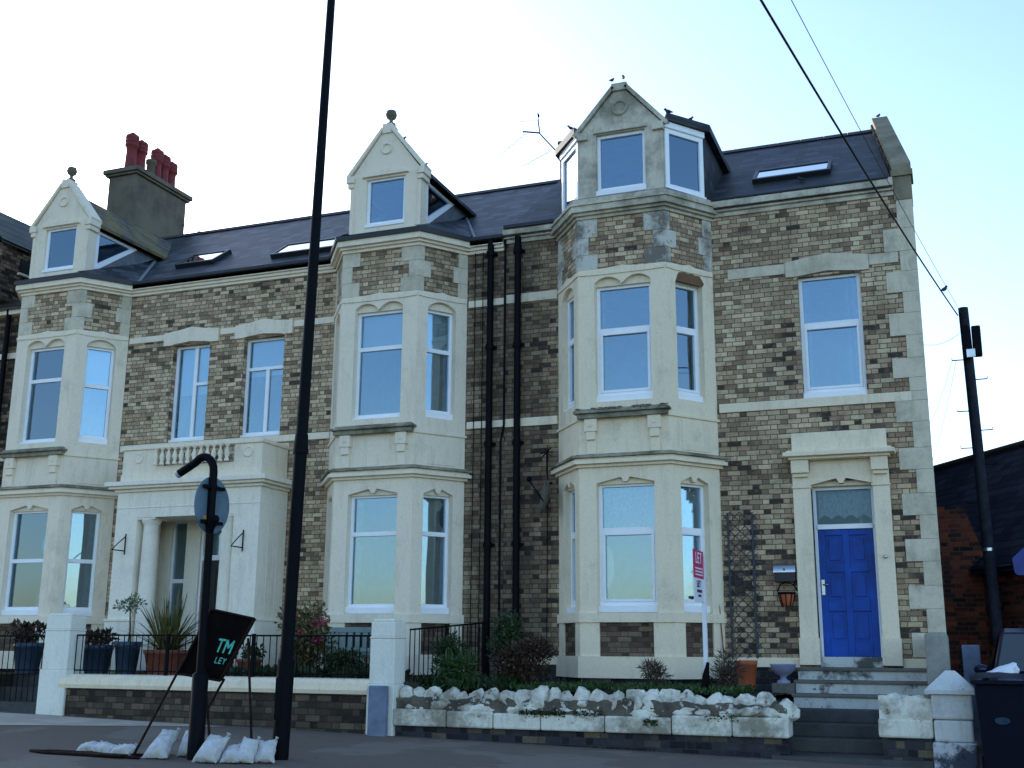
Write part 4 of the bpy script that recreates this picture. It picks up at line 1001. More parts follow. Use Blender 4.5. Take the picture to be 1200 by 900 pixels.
# ---- downpipes
def pipe(H, x, z0, z1, r, y=-.09, clips=True, name='downpipe'):
    p = MB(); p.tube([(x, y, z0), (x, y, z1)], r, 10)
    if clips:
        z = z0+.5
        while z < z1: p.tube([(x, y, z-.05), (x, y, z+.05)], r+.018, 10); p.fbox(W0, x-r-.05, x+r+.05, z-.025, z+.025, 0, .05); z += 1.83
    return p.build(name, 'pipe', H)
pipe(HL, -7.72, 1.1, 9.2, .062); pipe(HR, -7.17, 1.1, 9.2, .062)
p = MB(); p.tube([(-7.50, -.05, 1.1), (-7.50, -.05, 5.3), (-7.44, -.05, 5.6), (-7.44, -.05, 9.2)], .022, 8); p.build('waste_pipe', 'pipe', HR)
for x in (-8.06, -7.9): p = MB(); p.tube([(x, -.03, 1.2), (x+.01, -.03, 5), (x, -.03, 9.0)], .008, 5); p.build('cable', 'pipe', HL)
p = MB(); p.tube([(-6.62, -.03, 1.1), (-6.6, -.03, 5.2)], .008, 5); p.build('cable', 'pipe', HR)

# ---- house at the far left
HF = thing('terraced_house', (-21.2, 0, 1.05), 'dark soot stained brick house at the far left edge with mossy slate dormer roof', 'house')
r = MB(); r.box(-24.5, -19.12, .12, 7.9, .9, 9.0); r.build('wall', 'brick_d', HF)
roof(HF, -24.5, -19.12, 'slate_g', 9.15)
r = MB(); r.fbox(W0, -24.5, -19.1, 9.08, 9.18, -.1, .14); r.build('gutter', 'gutter', HF, bevel=.01)
r = MB(); r.fbox(W0, -24.5, -19.1, 8.92, 9.08, -.13, .05); r.build('cornice', 'stone_l', HF, bevel=.01)
r = MB(); r.fbox(W0, -24.5, -19.1, 7.92, 8.05, -.15, -.1); r.fbox(W0, -24.5, -19.1, 5.58, 5.71, -.15, -.1); r.build('stone_band', 'stone_l', HF)
r = MB()
for A in ([(-20.15, -.6, 11.5), (-19.4, -.6, 10.55), (-19.4, 1.8, 10.55), (-20.15, 3.1, 11.5)], [(-20.15, 3.1, 11.5), (-20.9, 1.8, 10.55), (-20.9, -.6, 10.55), (-20.15, -.6, 11.5)]):
    r.face(A); r.face([(x, y, z-.07) for x, y, z in A][::-1])
dmf = r.build('dormer_roof', 'slate_g', HF)
r = MB(); r.box(-20.8, -19.5, -.45, 1.9, 9.2, 10.52); r.build('dormer_wall', 'brick_d', HF)
r = MB(); r.box(-19.5, -19.47, .1, .5, 9.95, 10.3); vw = r.build('window', 'dark_door', HF); r = MB(); r.box(-19.5, -19.42, .05, .55, 9.9, 9.95); r.build('sill', 'stone_l', vw)
pipe(HF, -19.55, 1.1, 9.1, .06, y=.0, clips=False)

# ------------------------------------------------------------------ outbuilding and red wall on the right
OB = thing('outbuilding', (1.2, 5, .3), 'low red brick outbuilding with dark slate roof right of the end house', 'outbuilding')
e = Vector((.527, -.85, 0)); pp = Vector((-.85, -.527, 0))
P1 = Vector((1.55, 5.7, 5.70)); ra = P1-e*4.2; rb = P1+e*4.4
ea = ra+pp*2.4; eb = rb+pp*2.4; ea.z = eb.z = 3.05
rr = MB(); rr.face([ea, eb, rb, ra]); rr.face([(p.x, p.y, p.z-.08) for p in (ea, eb, rb, ra)][::-1])
fa = ra-pp*2.4; fb_ = rb-pp*2.4; fa.z = fb_.z = 3.05
rr.face([ra, rb, fb_, fa]); oro = rr.build('roof', 'slate_s', OB)
rr = MB(); rr.tube([ra+Vector((0, 0, .02)), rb+Vector((0, 0, .02))], .07, 8); rr.build('ridge_tiles', 'tile', oro)
ww = MB(); wa = ea-pp*.2; wb = eb-pp*.2-e*.15; wc = fb_+pp*.2-e*.15; wd = fa+pp*.2
ww.zprism([(p.x, p.y) for p in (wa, wb, wc, wd)], 0, 3.1); ww.face([(wb.x, wb.y, 3.1), (wc.x, wc.y, 3.1), (rb.x-e.x*.15, rb.y-e.y*.15, 5.6)]); ww.build('wall', 'brick_red', OB)
bw = MB(); bw.fprism(Fr(0, 3.2), [(-.6, 0), (3.2, 0), (3.2, 2.2), (.8, 2.6), (.55, 3.4), (.28, 4.2), (-.6, 4.22)], -.23, 0)
tag(bw.build('brick_wall', 'brick_red', loc=(.3, 3.2, .3)), 'red brick yard wall beside the end house behind the telegraph pole', 'wall')
dp = MB(); dp.tube([(.66, 2.3, 1.2), (.64, 2.3, 2.78)], .05, 10); tag(dp.build('drain_pipe', 'post_grey', loc=(.62, 2.3, 1.2)), 'short pale grey pipe standing behind the telegraph pole', 'pipe')
bs = MB(); bs.fprism(Fr(0, 1.2), [(.95, 2.87), (1.0, 2.83), (1.9, 2.83), (1.9, 3.4), (1.2, 3.35), (.93, 3.1)], -.04, 0)
bs.tube([(1.5, 1.27, .2), (1.5, 1.27, 2.9)], .04, 8)
tag(bs.build('blue_board', 'blue_sign', loc=(1.7, 1.2, .2)), 'blue board on a post at the right edge of the picture', 'sign')

# ------------------------------------------------------------------ garden walls, pillars, gate pier
GW = thing('garden_wall', (-11.4, -2.8, .4), 'low stone and brick garden wall with smooth cream coping in front of the porch', 'wall')
w = MB(); w.box(-14.4, -8.5, -2.95, -2.63, .1, .915); w.build('brickwork', 'brick_wall', GW)
w = MB()
for i in range(7):
    a = -14.42+i*.85; b = min(a+.846, -8.48)
    P = []
    prof = [(-3.0, .92), (-3.02, .98), (-3.0, 1.08), (-2.92, 1.14), (-2.65, 1.15), (-2.56, 1.08), (-2.56, .92)]
    w.grid([(x, y, z) for x in (a, b) for y, z in prof], [(k, k+7, (k+1) % 7+7, (k+1) % 7) for k in range(7)]+[tuple(range(7)), tuple(range(13, 6, -1))])
w.build('coping', 'stone_r', GW)
def pillar(name, x0, x1, zg, ztop, label, mat='pillar'):
    T = thing(name, ((x0+x1)/2, -2.78, zg), label, 'gate pillar', 'painted gate pillars')
    b = MB(); zm = zg+.75
    b.box(x0-.02, x1+.02, -3.0, -2.55, zg-.1, zm); b.box(x0, x1, -2.97, -2.57, zm, ztop-.3); b.box(x0-.01, x1+.01, -2.98, -2.56, ztop-.3, ztop-.27); b.box(x0+.005, x1-.005, -2.965, -2.575, ztop-.27, ztop-.05)
    b.build('shaft', mat, T, bevel=.02)
    b = MB(); b.box(x0+.03, x1-.03, -2.94, -2.6, ztop-.05, ztop+.0); b.build('cap', mat, T, bevel=.02)
    return T
pillar('gate_pillar', -14.86, -14.32, .47, 2.17, 'white painted pillar at the left end of the coped wall by the iron gate')
pillar('gate_pillar', -8.48, -8.06, .33, 2.06, 'tall cream pillar between the coped wall and the rough stone wall')
pillar('gate_pillar', -16.85, -16.32, .5, 2.17, 'white painted pillar at the far left edge of the picture')
# rough wall
RW = thing('rubble_wall', (-5.1, -2.8, .25), 'rough whitewashed garden wall topped with jagged stones on blue brick', 'wall')
w = MB(); w.box(-8.02, -2.2, -2.93, -2.6, .05, .475); w.build('brick_base', 'brick_base', RW)
w = MB(); x = -8.05
while x < -2.2:
    L = rnd.uniform(.7, 1.3); b = min(x+L, -2.17); 
    w.box(x, b-.01, -3.0-rnd.uniform(0, .015), -2.56, .48, .72+rnd.uniform(-.02, .02)); x = b
w.build('stone_course', 'rubble', RW, bevel=.025)
w = MB(); x = -8.0; k = 0
def bumpy(mb, x0, x1, y0, y1, z0, z1, n=60):
    P = []; F = []; m = 10
    for i in range(n+1):
        X = x0+(x1-x0)*i/n
        for j in range(m+1):
            t = j/m
            if t < .5: y = y0; z = z0+(z1-z0)*t/.5
            else: y = y0+(y1-y0)*(t-.5)/.5; z = z1
            d = noise.noise(Vector((X*5, z*5, y*5)))*.06+noise.noise(Vector((X*14, z*14, y*9)))*.03
            P.append((X, y-d*(1 if t < .6 else 0), z+(d if t > .35 else 0)))
    for i in range(n):
        for j in range(m): a = i*(m+1)+j; F.append((a, a+m+1, a+m+2, a+1))
    mb.grid(P, F, True)
bumpy(w, -8.03, -2.2, -2.93, -2.6, .68, .90, 160)
w.build('rubble_core', 'core', RW); w = MB()
while x < -2.3:
    r = rnd.uniform(.13, .21); k += 1
    w.rock((x+r*.8, -2.78, .88+rnd.uniform(-.02, .02)-(.05 if x > -2.9 else 0)), r, seed=k, ax=(1.05, 1.0, rnd.uniform(.85, 1.35)*.155/r*1.15)); x += r*1.38
for i in range(34):
    w.rock((rnd.uniform(-7.95, -2.35), -2.9, rnd.uniform(.73, .80)), rnd.uniform(.09, .17), seed=90+i, ax=(1.25, .55, .55), sub=3)
w.build('rubble_stones', 'rubble', RW)
# gate block and pier on the right
GP = thing('gate_wall', (-.65, -2.8, .16), 'short rough white wall stub right of the steps on blue brick', 'wall')
w = MB(); w.box(-1.0, -.37, -2.93, -2.6, .0, .525); w.build('brick_base', 'brick_base', GP)
w = MB(); w.box(-1.04, -.37, -2.98, -2.56, .53, .77); w.build('stone_course', 'rubble', GP, bevel=.03)
w = MB(); bumpy(w, -1.02, -.37, -2.95, -2.58, .76, 1.03, 24); w.face([(-1.02, -2.58, .76), (-1.02, -2.95, .76), (-1.02, -2.95, 1.03), (-1.02, -2.58, 1.03)])
w.rock((-.85, -2.78, .96), .17, seed=3, ax=(1, 1, .8)); w.rock((-.55, -2.78, .95), .18, seed=5, ax=(1.1, 1, .8)); w.build('rubble_stones', 'rubble', GP)
PR = thing('gate_pier', (-.12, -2.8, .16), 'squat flaking white gate pier with pyramid cap beside the wheelie bin', 'gate pier')
w = MB(); w.box(-.39, .14, -3.02, -2.5, 0, .5); w.build('pier_foot', 'pier_base', PR, bevel=.03)
w = MB(); w.box(-.36, .11, -2.99, -2.53, .5, .77); w.box(-.37, .125, -3.0, -2.52, .775, 1.09); w.build('shaft', 'pier', PR, bevel=.03)
w = MB(); a = [(-.44, -3.06), (.19, -3.06), (.19, -2.46), (-.44, -2.46)]
w.zprism(a, 1.09, 1.14); P = [(x, y, 1.14) for x, y in a]+[(-.18, -2.82, 1.38), (-.06, -2.82, 1.38), (-.06, -2.7, 1.38), (-.18, -2.7, 1.38)]
w.grid(P, [(0, 1, 5, 4), (1, 2, 6, 5), (2, 3, 7, 6), (3, 0, 4, 7), (4, 5, 6, 7)]); w.build('cap', 'pier', PR, bevel=.012)
w = MB(); w.box(-.41, -.12, -2.42, -.06, .1, 1.86)
tag(w.build('side_wall', 'stone_grey', loc=(-.27, -1.2, .2), bevel=.03), 'grey rendered side wall running from the gate pier back to the house', 'wall')
w = MB(); w.box(-.4+.45, .3, -.6, -.35, .3, 1.72); tag(w.build('meter_box', 'post_grey', loc=(.17, -.5, .3), bevel=.015), 'narrow grey box standing against the corner of the house', 'meter box')

# railings
def railing(name, p0, p1, zt0, zt1, zb0, zb1, label, sp=.125, posts=(), finial=False):
    T = thing(name, ((p0[0]+p1[0])/2, (p0[1]+p1[1])/2, (zb0+zb1)/2), label, 'railing')
    L = math.hypot(p1[0]-p0[0], p1[1]-p0[1]); n = int(L/sp)
    def q(t, a, b): return (p0[0]+(p1[0]-p0[0])*t, p0[1]+(p1[1]-p0[1])*t, a+(b-a)*t)
    b = MB()
    for i in range(n+1):
        t = i/n; b.tube([q(t, zb0, zb1), q(t, zt0, zt1)], .0085, 6, smooth=False)
    b.build('bars', 'iron', T)
    b = MB(); b.tube([q(0, zt0, zt1), q(1, zt0, zt1)], .016, 6); b.tube([q(0, zb0+.06, zb1+.06), q(1, zb0+.06, zb1+.06)], .013, 6); b.build('rail', 'iron', T)
    for t in posts:
        b = MB(); a = q(t, zb0-.05, zb1-.05); c = q(t, zt0+.03, zt1+.03); b.tube([a, c], .035, 8); b.build('post', 'iron', T)
    return T
railing('railing', (-14.3, -2.8), (-8.5, -2.8), 1.80, 1.80, 1.15, 1.15, 'long black iron railing along the top of the coped wall', posts=(.33, .62))
railing('railing', (-7.98, -2.6), (-7.62, -.3), 1.9, 2.06, .95, 1.05, 'black iron railing running back to the house between the two gardens', posts=(.45, .95))
# gate
GT = thing('iron_gate', (-15.6, -2.8, .5), 'black wrought iron gate with scrolled top between the two left pillars', 'gate')
b = MB()
for i in range(12): b.tube([(-16.3+i*.127, -2.8, .62), (-16.3+i*.127, -2.8, 1.78)], .008, 6)
for z in (.65, 1.2, 1.78): b.tube([(-16.32, -2.8, z), (-14.88, -2.8, z)], .014, 6)
b.build('bars', 'iron', GT)
b = MB()
for c_x in (-16.0, -15.6, -15.2):
    for s_ in (-1, 1):
        b.tube([(c_x+s_*(.02+.13*math.sin(t*.5))*1.0+s_*.04*math.cos(t*1.3), -2.8, 1.8+.06*t-.012*t*t+.02*math.sin(t*1.6)) for t in [k*.4 for k in range(14)]], .009, 6)
b.build('scrollwork', 'iron', GT)

# ------------------------------------------------------------------ street furniture
LP = thing('lamp_post', (-7.8, -6.45, .28), 'very tall black tapering street lamp column in front of the porch house', 'lamp post')
def lean(z): t = z/10.3; return (-7.83+.21*t, -6.45)
def seg(z0, z1, r0, r1, n=2, nm='column'):
    b = MB(); b.tube([(*lean(z), z) for z in (z0, z1)], [r0, r1], 20); return b.build(nm, 'pole', LP)
seg(.2, 1.45, .105, .105, nm='base'); b = MB(); b.box(-7.87, -7.79, -6.562, -6.545, .75, 1.25); b.build('access_door', 'iron', LP, bevel=.004); seg(1.45, 1.5, .105, .085, nm='collar'); seg(1.5, 4.05, .083, .083); seg(4.05, 4.3, .1, .083, nm='collar'); seg(4.3, 10.9, .076, .055)
b = MB(); b.tube([(*lean(10.9), 10.9), (lean(10.9)[0], -6.6, 11.3), (lean(10.9)[0], -7.2, 11.5)], .045, 12); b.build('bracket_arm', 'pole', LP)
b = MB(); b.blob((lean(10.9)[0], -7.55, 11.5), .4, seed=1, amp=.0, ax=(.45, 1, .25)); b.build('lantern', 'metal', LP)
SP = thing('sign_post', (-8.66, -7.0, .27), 'black hooked sign post carrying a round sign seen from behind', 'sign post')
b = MB(); b.tube([(-8.66, -7, .15), (-8.66, -7, 1.28), (-8.665, -7, 1.32)], [.098, .098, .06], 18); b.build('base', 'pole', SP)
b = MB(); path = [(-8.665, -7, 1.3), (-8.67, -7, 3.6)]
for k in range(9):
    a = R(k*17); path.append((-8.67-.16*(1-math.cos(a)), -7, 3.78+.2*math.sin(a)))
path += [(-9.05, -7, 3.86), (-9.2, -7, 3.78)]
b.tube(path, .052, 16); b.build('post', 'pole', SP)
b = MB(); b.tube([(-9.19, -7, 3.786), (-9.225, -7, 3.764)], [.054, .05], 16); b.build('end_cap', 'lampglass', SP)
sg = MB(); sg.lathe((0, 0, 0), [(.355, 0), (.365, .006), (.355, .012)], 40)
rot = Matrix.Rotation(R(-68), 3, 'Z') @ Matrix.Rotation(R(90), 3, 'X')
# disc facing along the street
ctr = Vector((-8.715, -6.93, 3.36)); rt = Matrix.Rotation(R(89), 3, 'Z') @ Matrix.Rotation(R(90), 3, 'X')
sg.v = [tuple(ctr+rt @ Vector(v)) for v in sg.v]; so = sg.build('round_sign', 'sign_back', SP)
b = MB()
for dz in (-.22, .22): b.fbox(Fr(-8.69, -6.97, math.cos(R(89)), math.sin(R(89))), -.2, .2, 3.36+dz-.02, 3.36+dz+.02, .0, .05); b.tube([(-8.67, -7, 3.36+dz-.03), (-8.67, -7, 3.36+dz+.03)], .062, 14)
b.build('clamp', 'pole', SP)
b = MB(); fr_ = Fr(ctr.x, ctr.y, math.cos(R(89)), math.sin(R(89))); b.fbox(fr_, -.17, -.05, 3.14, 3.22, .013, .016); b.build('sticker', 'sticker', SP)
b = MB(); b.tube([(-8.67, -7, 3.0), (-8.6, -7.05, 3.05), (-8.53, -7.08, 3.15)], .03, 8); b.blob((-8.53, -7.08, 3.17), .045, amp=.1); b.build('spotlight', 'pole', SP)

# frame sign on rusty legs
ES = thing('temporary_sign', (-8.9, -6.6, .3), 'dark temporary road sign tipped over on rusty tripod legs with teal TM letters', 'road sign')
fr = Fr(-8.86, -6.62, 1, .05)
def sgp(x, z): return (x, z)
pn = MB(); pn.fprism(Fr(0, -6.6), [(-9.29, 1.28), (-8.64, 1.20), (-8.19, 1.96), (-8.84, 2.08)], -.03, 0); pno = pn.build('panel', 'board', ES)
pn = MB()
pts = [(-9.29, 1.28), (-8.64, 1.20), (-8.19, 1.96), (-8.84, 2.08)]
for a, b_ in zip(pts, pts[1:]+pts[:1]): pn.tube([(a[0], -6.62, a[1]), (b_[0], -6.62, b_[1])], .016, 6)
pn.build('rim', 'rust', pno)
lg = [((-9.05, -6.6, 1.88), (-9.3, -7.42, .32)), ((-8.86, -6.6, 1.5), (-9.0, -7.15, .3)), ((-8.35, -6.5, 1.7), (-7.78, -7.0, .27)), ((-8.62, -6.52, 1.2), (-9.1, -6.7, .3))]
lg = [((-9.0, -6.58, 1.85), (-9.42, -7.2, .3)), ((-8.66, -6.5, 1.22), (-9.15, -6.6, .3)), ((-8.33, -6.52, 1.72), (-8.02, -6.75, .28)), ((-8.95, -6.55, 1.45), (-8.28, -7.2, .28))]
for a, b_ in lg: l = MB(); l.tube([a, b_], .016, 6); l.build('leg', 'rust', ES)
def letters(strokes, fr, u, z, sc, sk, mat, parent, d=.004, t=.18, rotd=0, name='lettering'):
    m = MB()
    for (x0, y0, x1, y1) in strokes:
        a = Vector((x0, y0)); b = Vector((x1, y1)); n = (b-a).normalized(); q_ = Vector((-n.y, n.x))*t/2
        P = [a-q_-n*t*.3, b-q_+n*t*.3, b+q_+n*t*.3, a+q_-n*t*.3]
        c, s_ = math.cos(rotd), math.sin(rotd)
        P = [((p.x+p.y*sk)*sc, p.y*sc) for p in P]; P = [(u+x*c-y*s_, z+x*s_+y*c) for x, y in P]
        m.fprism(fr, P, d-.003, d); d += .0006
    return m.build(name, mat, parent)
GL = {'T': [(0, 1.6, 1, 1.6), (.5, 0, .5, 1.6)], 'M': [(0, 0, 0, 1.6), (0, 1.6, .5, .7), (.5, .7, 1, 1.6), (1, 1.6, 1, 0)],
      'L': [(0, 0, 0, 1.6), (0, 0, .8, 0)], 'E': [(0, 0, 0, 1.6), (0, 0, .8, 0), (0, .8, .7, .8), (0, 1.6, .8, 1.6)], 'Y': [(0, 1.6, .45, .8), (.9, 1.6, .45, .8), (.45, .8, .45, 0)],
      'S': [(0, 0, .9, 0), (.9, 0, .9, .8), (.9, .8, 0, .8), (0, .8, 0, 1.6), (0, 1.6, .9, 1.6)], 'A': [(0, 0, .5, 1.6), (.5, 1.6, 1, 0), (.2, .6, .8, .6)],
      'O': [(0, 0, .9, 0), (.9, 0, .9, 1.6), (.9, 1.6, 0, 1.6), (0, 1.6, 0, 0)], 'F': [(0, 0, 0, 1.6), (0, .8, .7, .8), (0, 1.6, .8, 1.6)], 'R': [(0, 0, 0, 1.6), (0, 1.6, .8, 1.6), (.8, 1.6, .8, .8), (.8, .8, 0, .8), (.3, .8, .9, 0)]}
def word(w): 
    o = []; x = 0
    for c in w: o += [(a+x, b, c2+x, d2) for a, b, c2, d2 in GL[c]]; x += 1.35
    return o
letters(word('TM'), Fr(0, -6.6), -8.76, 1.56, .095, .3, 'teal', pno, .005, .26, -.12)
letters(word('LEY'), Fr(0, -6.6), -8.75, 1.42, .042, .3, 'teal', pno, .005, .28, -.12)

# sandbags
bags = [(-10.15, -7.1, .12, 30, 'small white sandbag at the far left end of the row, neck pointing up', .8), (-9.85, -7.15, .13, -10, 'flat white sandbag lying second from the left on the pavement', .75), (-9.55, -7.2, .13, 10, 'flat white sandbag lying third from the left, touching the rusty leg', .7),
        (-9.3, -6.75, .17, 80, 'plump white sandbag behind the left rusty leg', 1.1), (-9.08, -7.1, .18, 85, 'upright cream sandbag slumped over the bar left of the sign post', 1.25), (-8.88, -6.8, .17, 60, 'white sandbag leaning against the left side of the sign post', 1.15),
        (-8.32, -7.15, .18, 75, 'largest white sandbag just right of the sign post', 1.25), (-8.1, -7.05, .14, 85, 'small white sandbag squeezed between two larger bags', 1.1), (-7.93, -7.0, .15, 80, 'white sandbag left of the lamp post, third right of the sign post', 1.15), (-7.74+.0, -6.85, .16, 100, 'tilted white sandbag hard against the lamp post', 1.15)]
bags = bags[:-1]+[(-7.98+.2, -6.83, .15, 110, bags[-1][4], 1.15)]
for i, (x, y, r, rot_, lab, hh) in enumerate(bags):
    bg = MB(); z = gz(x, y); flat_ = hh < 1; N = 22; P = []
    W_, H_, T_ = (r*1.25, r*.8, r*1.0) if flat_ else (r*.82, r*1.15, r*.85)
    lean_ = R(68 if flat_ else 40+14*math.sin(i*2.1)); yaw_ = R(rot_*.25-12); rl = R(9*math.sin(i*3.7+1)); rn = random.Random(i+40)
    def sackpt(u, v, sd):
        th = ((1-u*u)*(1-v*v)); th = max(th, 0)**.42
        pin = 1-.13*(1-abs(v)**2)*(abs(u)**3); pin2 = 1-.10*(1-abs(u)**2)*(abs(v)**3)
        X_ = u*W_*pin*(1+.12*(-v)); Z_ = v*H_*pin2; Y_ = sd*th*T_*.62*(1-.3*v)
        w1 = noise.noise(Vector((u*2.3+i*5, v*2.3, sd)))*.17+noise.noise(Vector((u*6+i*3, v*6, sd)))*.07+.05*math.sin(u*9+i)*max(0, v)
        Y_ *= 1+w1*1.6; X_ += w1*r*.35; Z_ += noise.noise(Vector((u*3, i*2, v*3)))*r*.14
        Z_, Y_ = Z_*math.cos(lean_)+Y_*math.sin(lean_)*-1, Y_*math.cos(lean_)+Z_*math.sin(lean_)
        X_, Z_ = X_*math.cos(rl)-Z_*math.sin(rl), X_*math.sin(rl)+Z_*math.cos(rl)
        X_, Y_ = X_*math.cos(yaw_)-Y_*math.sin(yaw_), X_*math.sin(yaw_)+Y_*math.cos(yaw_)
        base = H_*math.cos(lean_)*.88+T_*.3*math.sin(lean_)
        return (x+X_, y+Y_, max(z+.004+.02*(noise.noise(Vector((u*4, v*4, i)))+.5), z+base*.86+Z_))
    for sd in (-1, 1):
        G_ = [sackpt(-1+2*a/N, -1+2*b_/N, sd) for b_ in range(N+1) for a in range(N+1)]
        F_ = [(b_*(N+1)+a, b_*(N+1)+a+1, (b_+1)*(N+1)+a+1, (b_+1)*(N+1)+a) for a in range(N) for b_ in range(N)]
        bg.grid(G_, F_ if sd < 0 else [f[::-1] for f in F_], True)
    T = thing('sandbag', (x, y, z), lab, 'sandbag', 'white sandbags weighting the sign')
    bg.build('sack', 'sack', T)
    tp_ = sackpt(.75, .85, 0); nk = MB(); nk.tube([tp_, (tp_[0]+r*.12, tp_[1]-.02, tp_[2]+r*.14), (tp_[0]+r*.22, tp_[1]-.02, tp_[2]+r*.32)], [r*.16, r*.06, r*.15], 9); nk.build('tied_neck', 'sack', T)
# flat rusty frame on the pavement
b = MB(); b.tube([(-10.8, -7.4, gz(-10.8, -7.4)+.015), (-9.3, -7.1, gz(-9.3, -7.1)+.02)], .02, 6); b.tube([(-10.8, -7.4, gz(-10.8, -7.4)+.015), (-10.5, -7.5, gz(-10.5, -7.5)+.02), (-9.2, -7.35, gz(-9.2, -7.3)+.02)], .02, 6)
b.box(-10.75, -9.4, -7.45, -7.15, .335, .35)
tag(b.build('fallen_sign_frame', 'rust', loc=(-10.0, -7.3, .33)), 'flat rusty sign frame lying on the pavement under the left sandbags', 'sign frame')
# grey stub against pillar
b = MB(); b.box(-8.40, -8.10, -3.14, -3.03, .25, 1.06); tag(b.build('marker_post', 'post_grey', loc=(-8.25, -3.08, .3), bevel=.02), 'grey blue marker post standing against the foot of the cream pillar', 'post')

# telegraph pole
TP = thing('telegraph_pole', (.65, 1.9, .2), 'dark wooden telegraph pole with climbing steps and junction box beside the end house', 'telegraph pole')
def tpx(z): return .66-.12*(z/7.6)
b = MB(); b.tube([(tpx(z), 1.9, z) for z in (.1, 2, 4, 6, 7.57)], [.10, .098, .094, .088, .084], 16); b.build('pole', 'wood', TP)
b = MB(); b.box(tpx(7)+.09, tpx(7)+.24, 1.76, 1.9, 6.65, 7.2); b.build('junction_box', 'pipe', TP, bevel=.02)
b = MB(); b.box(tpx(7)-.08, tpx(7)+.06, 1.70, 1.79, 6.6, 7.2); b.build('junction_box', 'pipe', TP, bevel=.02)
b = MB(); b.box(tpx(7)-.02, tpx(7)+.12, 1.685, 1.699, 6.62, 6.76); b.build('label_plate', 'metal', TP)
for i, z in enumerate((6.62, 6.25, 5.7, 5.35, 5.05, 4.75, 4.1)):
    s_ = -1 if i % 2 == 0 else 1; b = MB(); x = tpx(z); b.tube([(x, 1.88, z), (x+s_*.27, 1.86, z), (x+s_*.27, 1.86, z+.04)], .011, 6); b.build('climbing_step', 'iron', TP)
b = MB(); b.tube([(tpx(3.3), 1.9, 3.28), (tpx(3.3), 1.9, 3.33)], .10, 16); b.build('metal_band', 'metal', TP)
# cables
def cable(p, q_, sag, r, label, n=30):
    p, q_ = Vector(p), Vector(q_); b = MB()
    b.tube([p.lerp(q_, t/n)-Vector((0, 0, sag*4*(t/n)*(1-t/n))) for t in range(n+1)], r, 6)
    return tag(b.build('overhead_cable', 'pipe', loc=tuple(q_)), label, 'cable', 'overhead cables from the telegraph pole')
top = (tpx(7.5)-.1, 1.9, 7.45)
cable(top, (-3.2, -24, 7.9),   .42, .013, 'thick overhead cable slanting from the pole top up over the street')
cable((tpx(7.4), 1.85, 7.38), (-2.6, -24, 7.2), .3, .004, 'thin overhead wire running beside the thick cable up over the street')
cable((tpx(7.1)-.1, 1.9, 7.12), (XR, .1, 6.5), .08, .004, 'faint wire from the pole to the upper corner of the end house')
cable((tpx(6.7)-.27, 1.86, 6.62), (XR-.02, .4, 5.2), .1, .004, 'slack wire dropping from the pole step to the side of the end house')
cable((tpx(6.7)-.2, 1.86, 6.62), (XR-.02, .6, 4.6), .1, .004, 'lowest faint wire from the pole to the end house')

# birds
def bird(x, y, z, rz_, lab, s=1.0):
    s *= .66; z -= .03
    T = thing('bird', (x, y, z), lab, 'bird', 'small dark birds perched on roofs and wires')
    c, si = math.cos(rz_), math.sin(rz_)
    def w(px_, pz, py=0): return (x+s*(px_*c-py*si), y+s*(px_*si+py*c), z+s*pz)
    b = MB(); b.tube([w(-.16, .05), w(-.09, .08), w(-.03, .11), (w(.03, .14)), w(.06, .18), w(.085, .215), w(.115, .21), w(.14, .2)], [.012*s, .03*s, .05*s, .048*s, .034*s, .034*s, .022*s, .003*s], 10)
    b.build('body', 'bird', T)
    for k in (-1, 1): l = MB(); l.tube([w(.0, .07, k*.02), w(.005, 0, k*.02)], .004*s, 5); l.build('leg', 'bird', T)
bird(-9.40, -.6, 11.28, .6, 'bird on the upper right slope of the middle dormer gable, the higher of two', .9)
bird(-9.28, -.6, 11.13, 2.4, 'bird just below another on the right slope of the middle dormer gable', .85)
bird(-8.89, -.65, 10.63, .3, 'bird alone on the right shoulder of the middle dormer', .8)
bird(-5.08, -.85, 11.63, 1.2, 'bird on the left of the pair on the apex of the big right dormer', .8)
bird(-4.87, -.85, 11.63, 1.9, 'bird on the right of the pair on the apex of the big right dormer', 1.0)
bird(-4.10, -.7, 10.9, 2.8, 'bird at the front corner of the flat dormer roof right of the gable', 1.0)
bird(-3.78, -.3, 10.9, .9, 'bird further along the right edge of the flat dormer roof', .8)
bird(-5.92, -.7, 10.9, 3.1, 'bird on the left shoulder of the big right dormer', .8)
bird(-.7, 3.58, 12.25, 1.0, 'bird on the top of the gable coping at the right end of the roof', .8)
bird(.235, .1, 7.36, .9, 'bird sitting on the thick overhead cable', .95)
bird(-18.9, 2.6, 13.5, 2.0, 'bird on the front edge of the tall rendered chimney', .8)
bird(-2.0, .6, rz(.6, 9.35)+.02, 2.9, 'bird on the slates below the skylight of the end house', .8)
bird(-8.2+.0, -7.0+7.0, 9.3, 0.2, 'bird on the gutter where the middle bay meets the wall', .7)

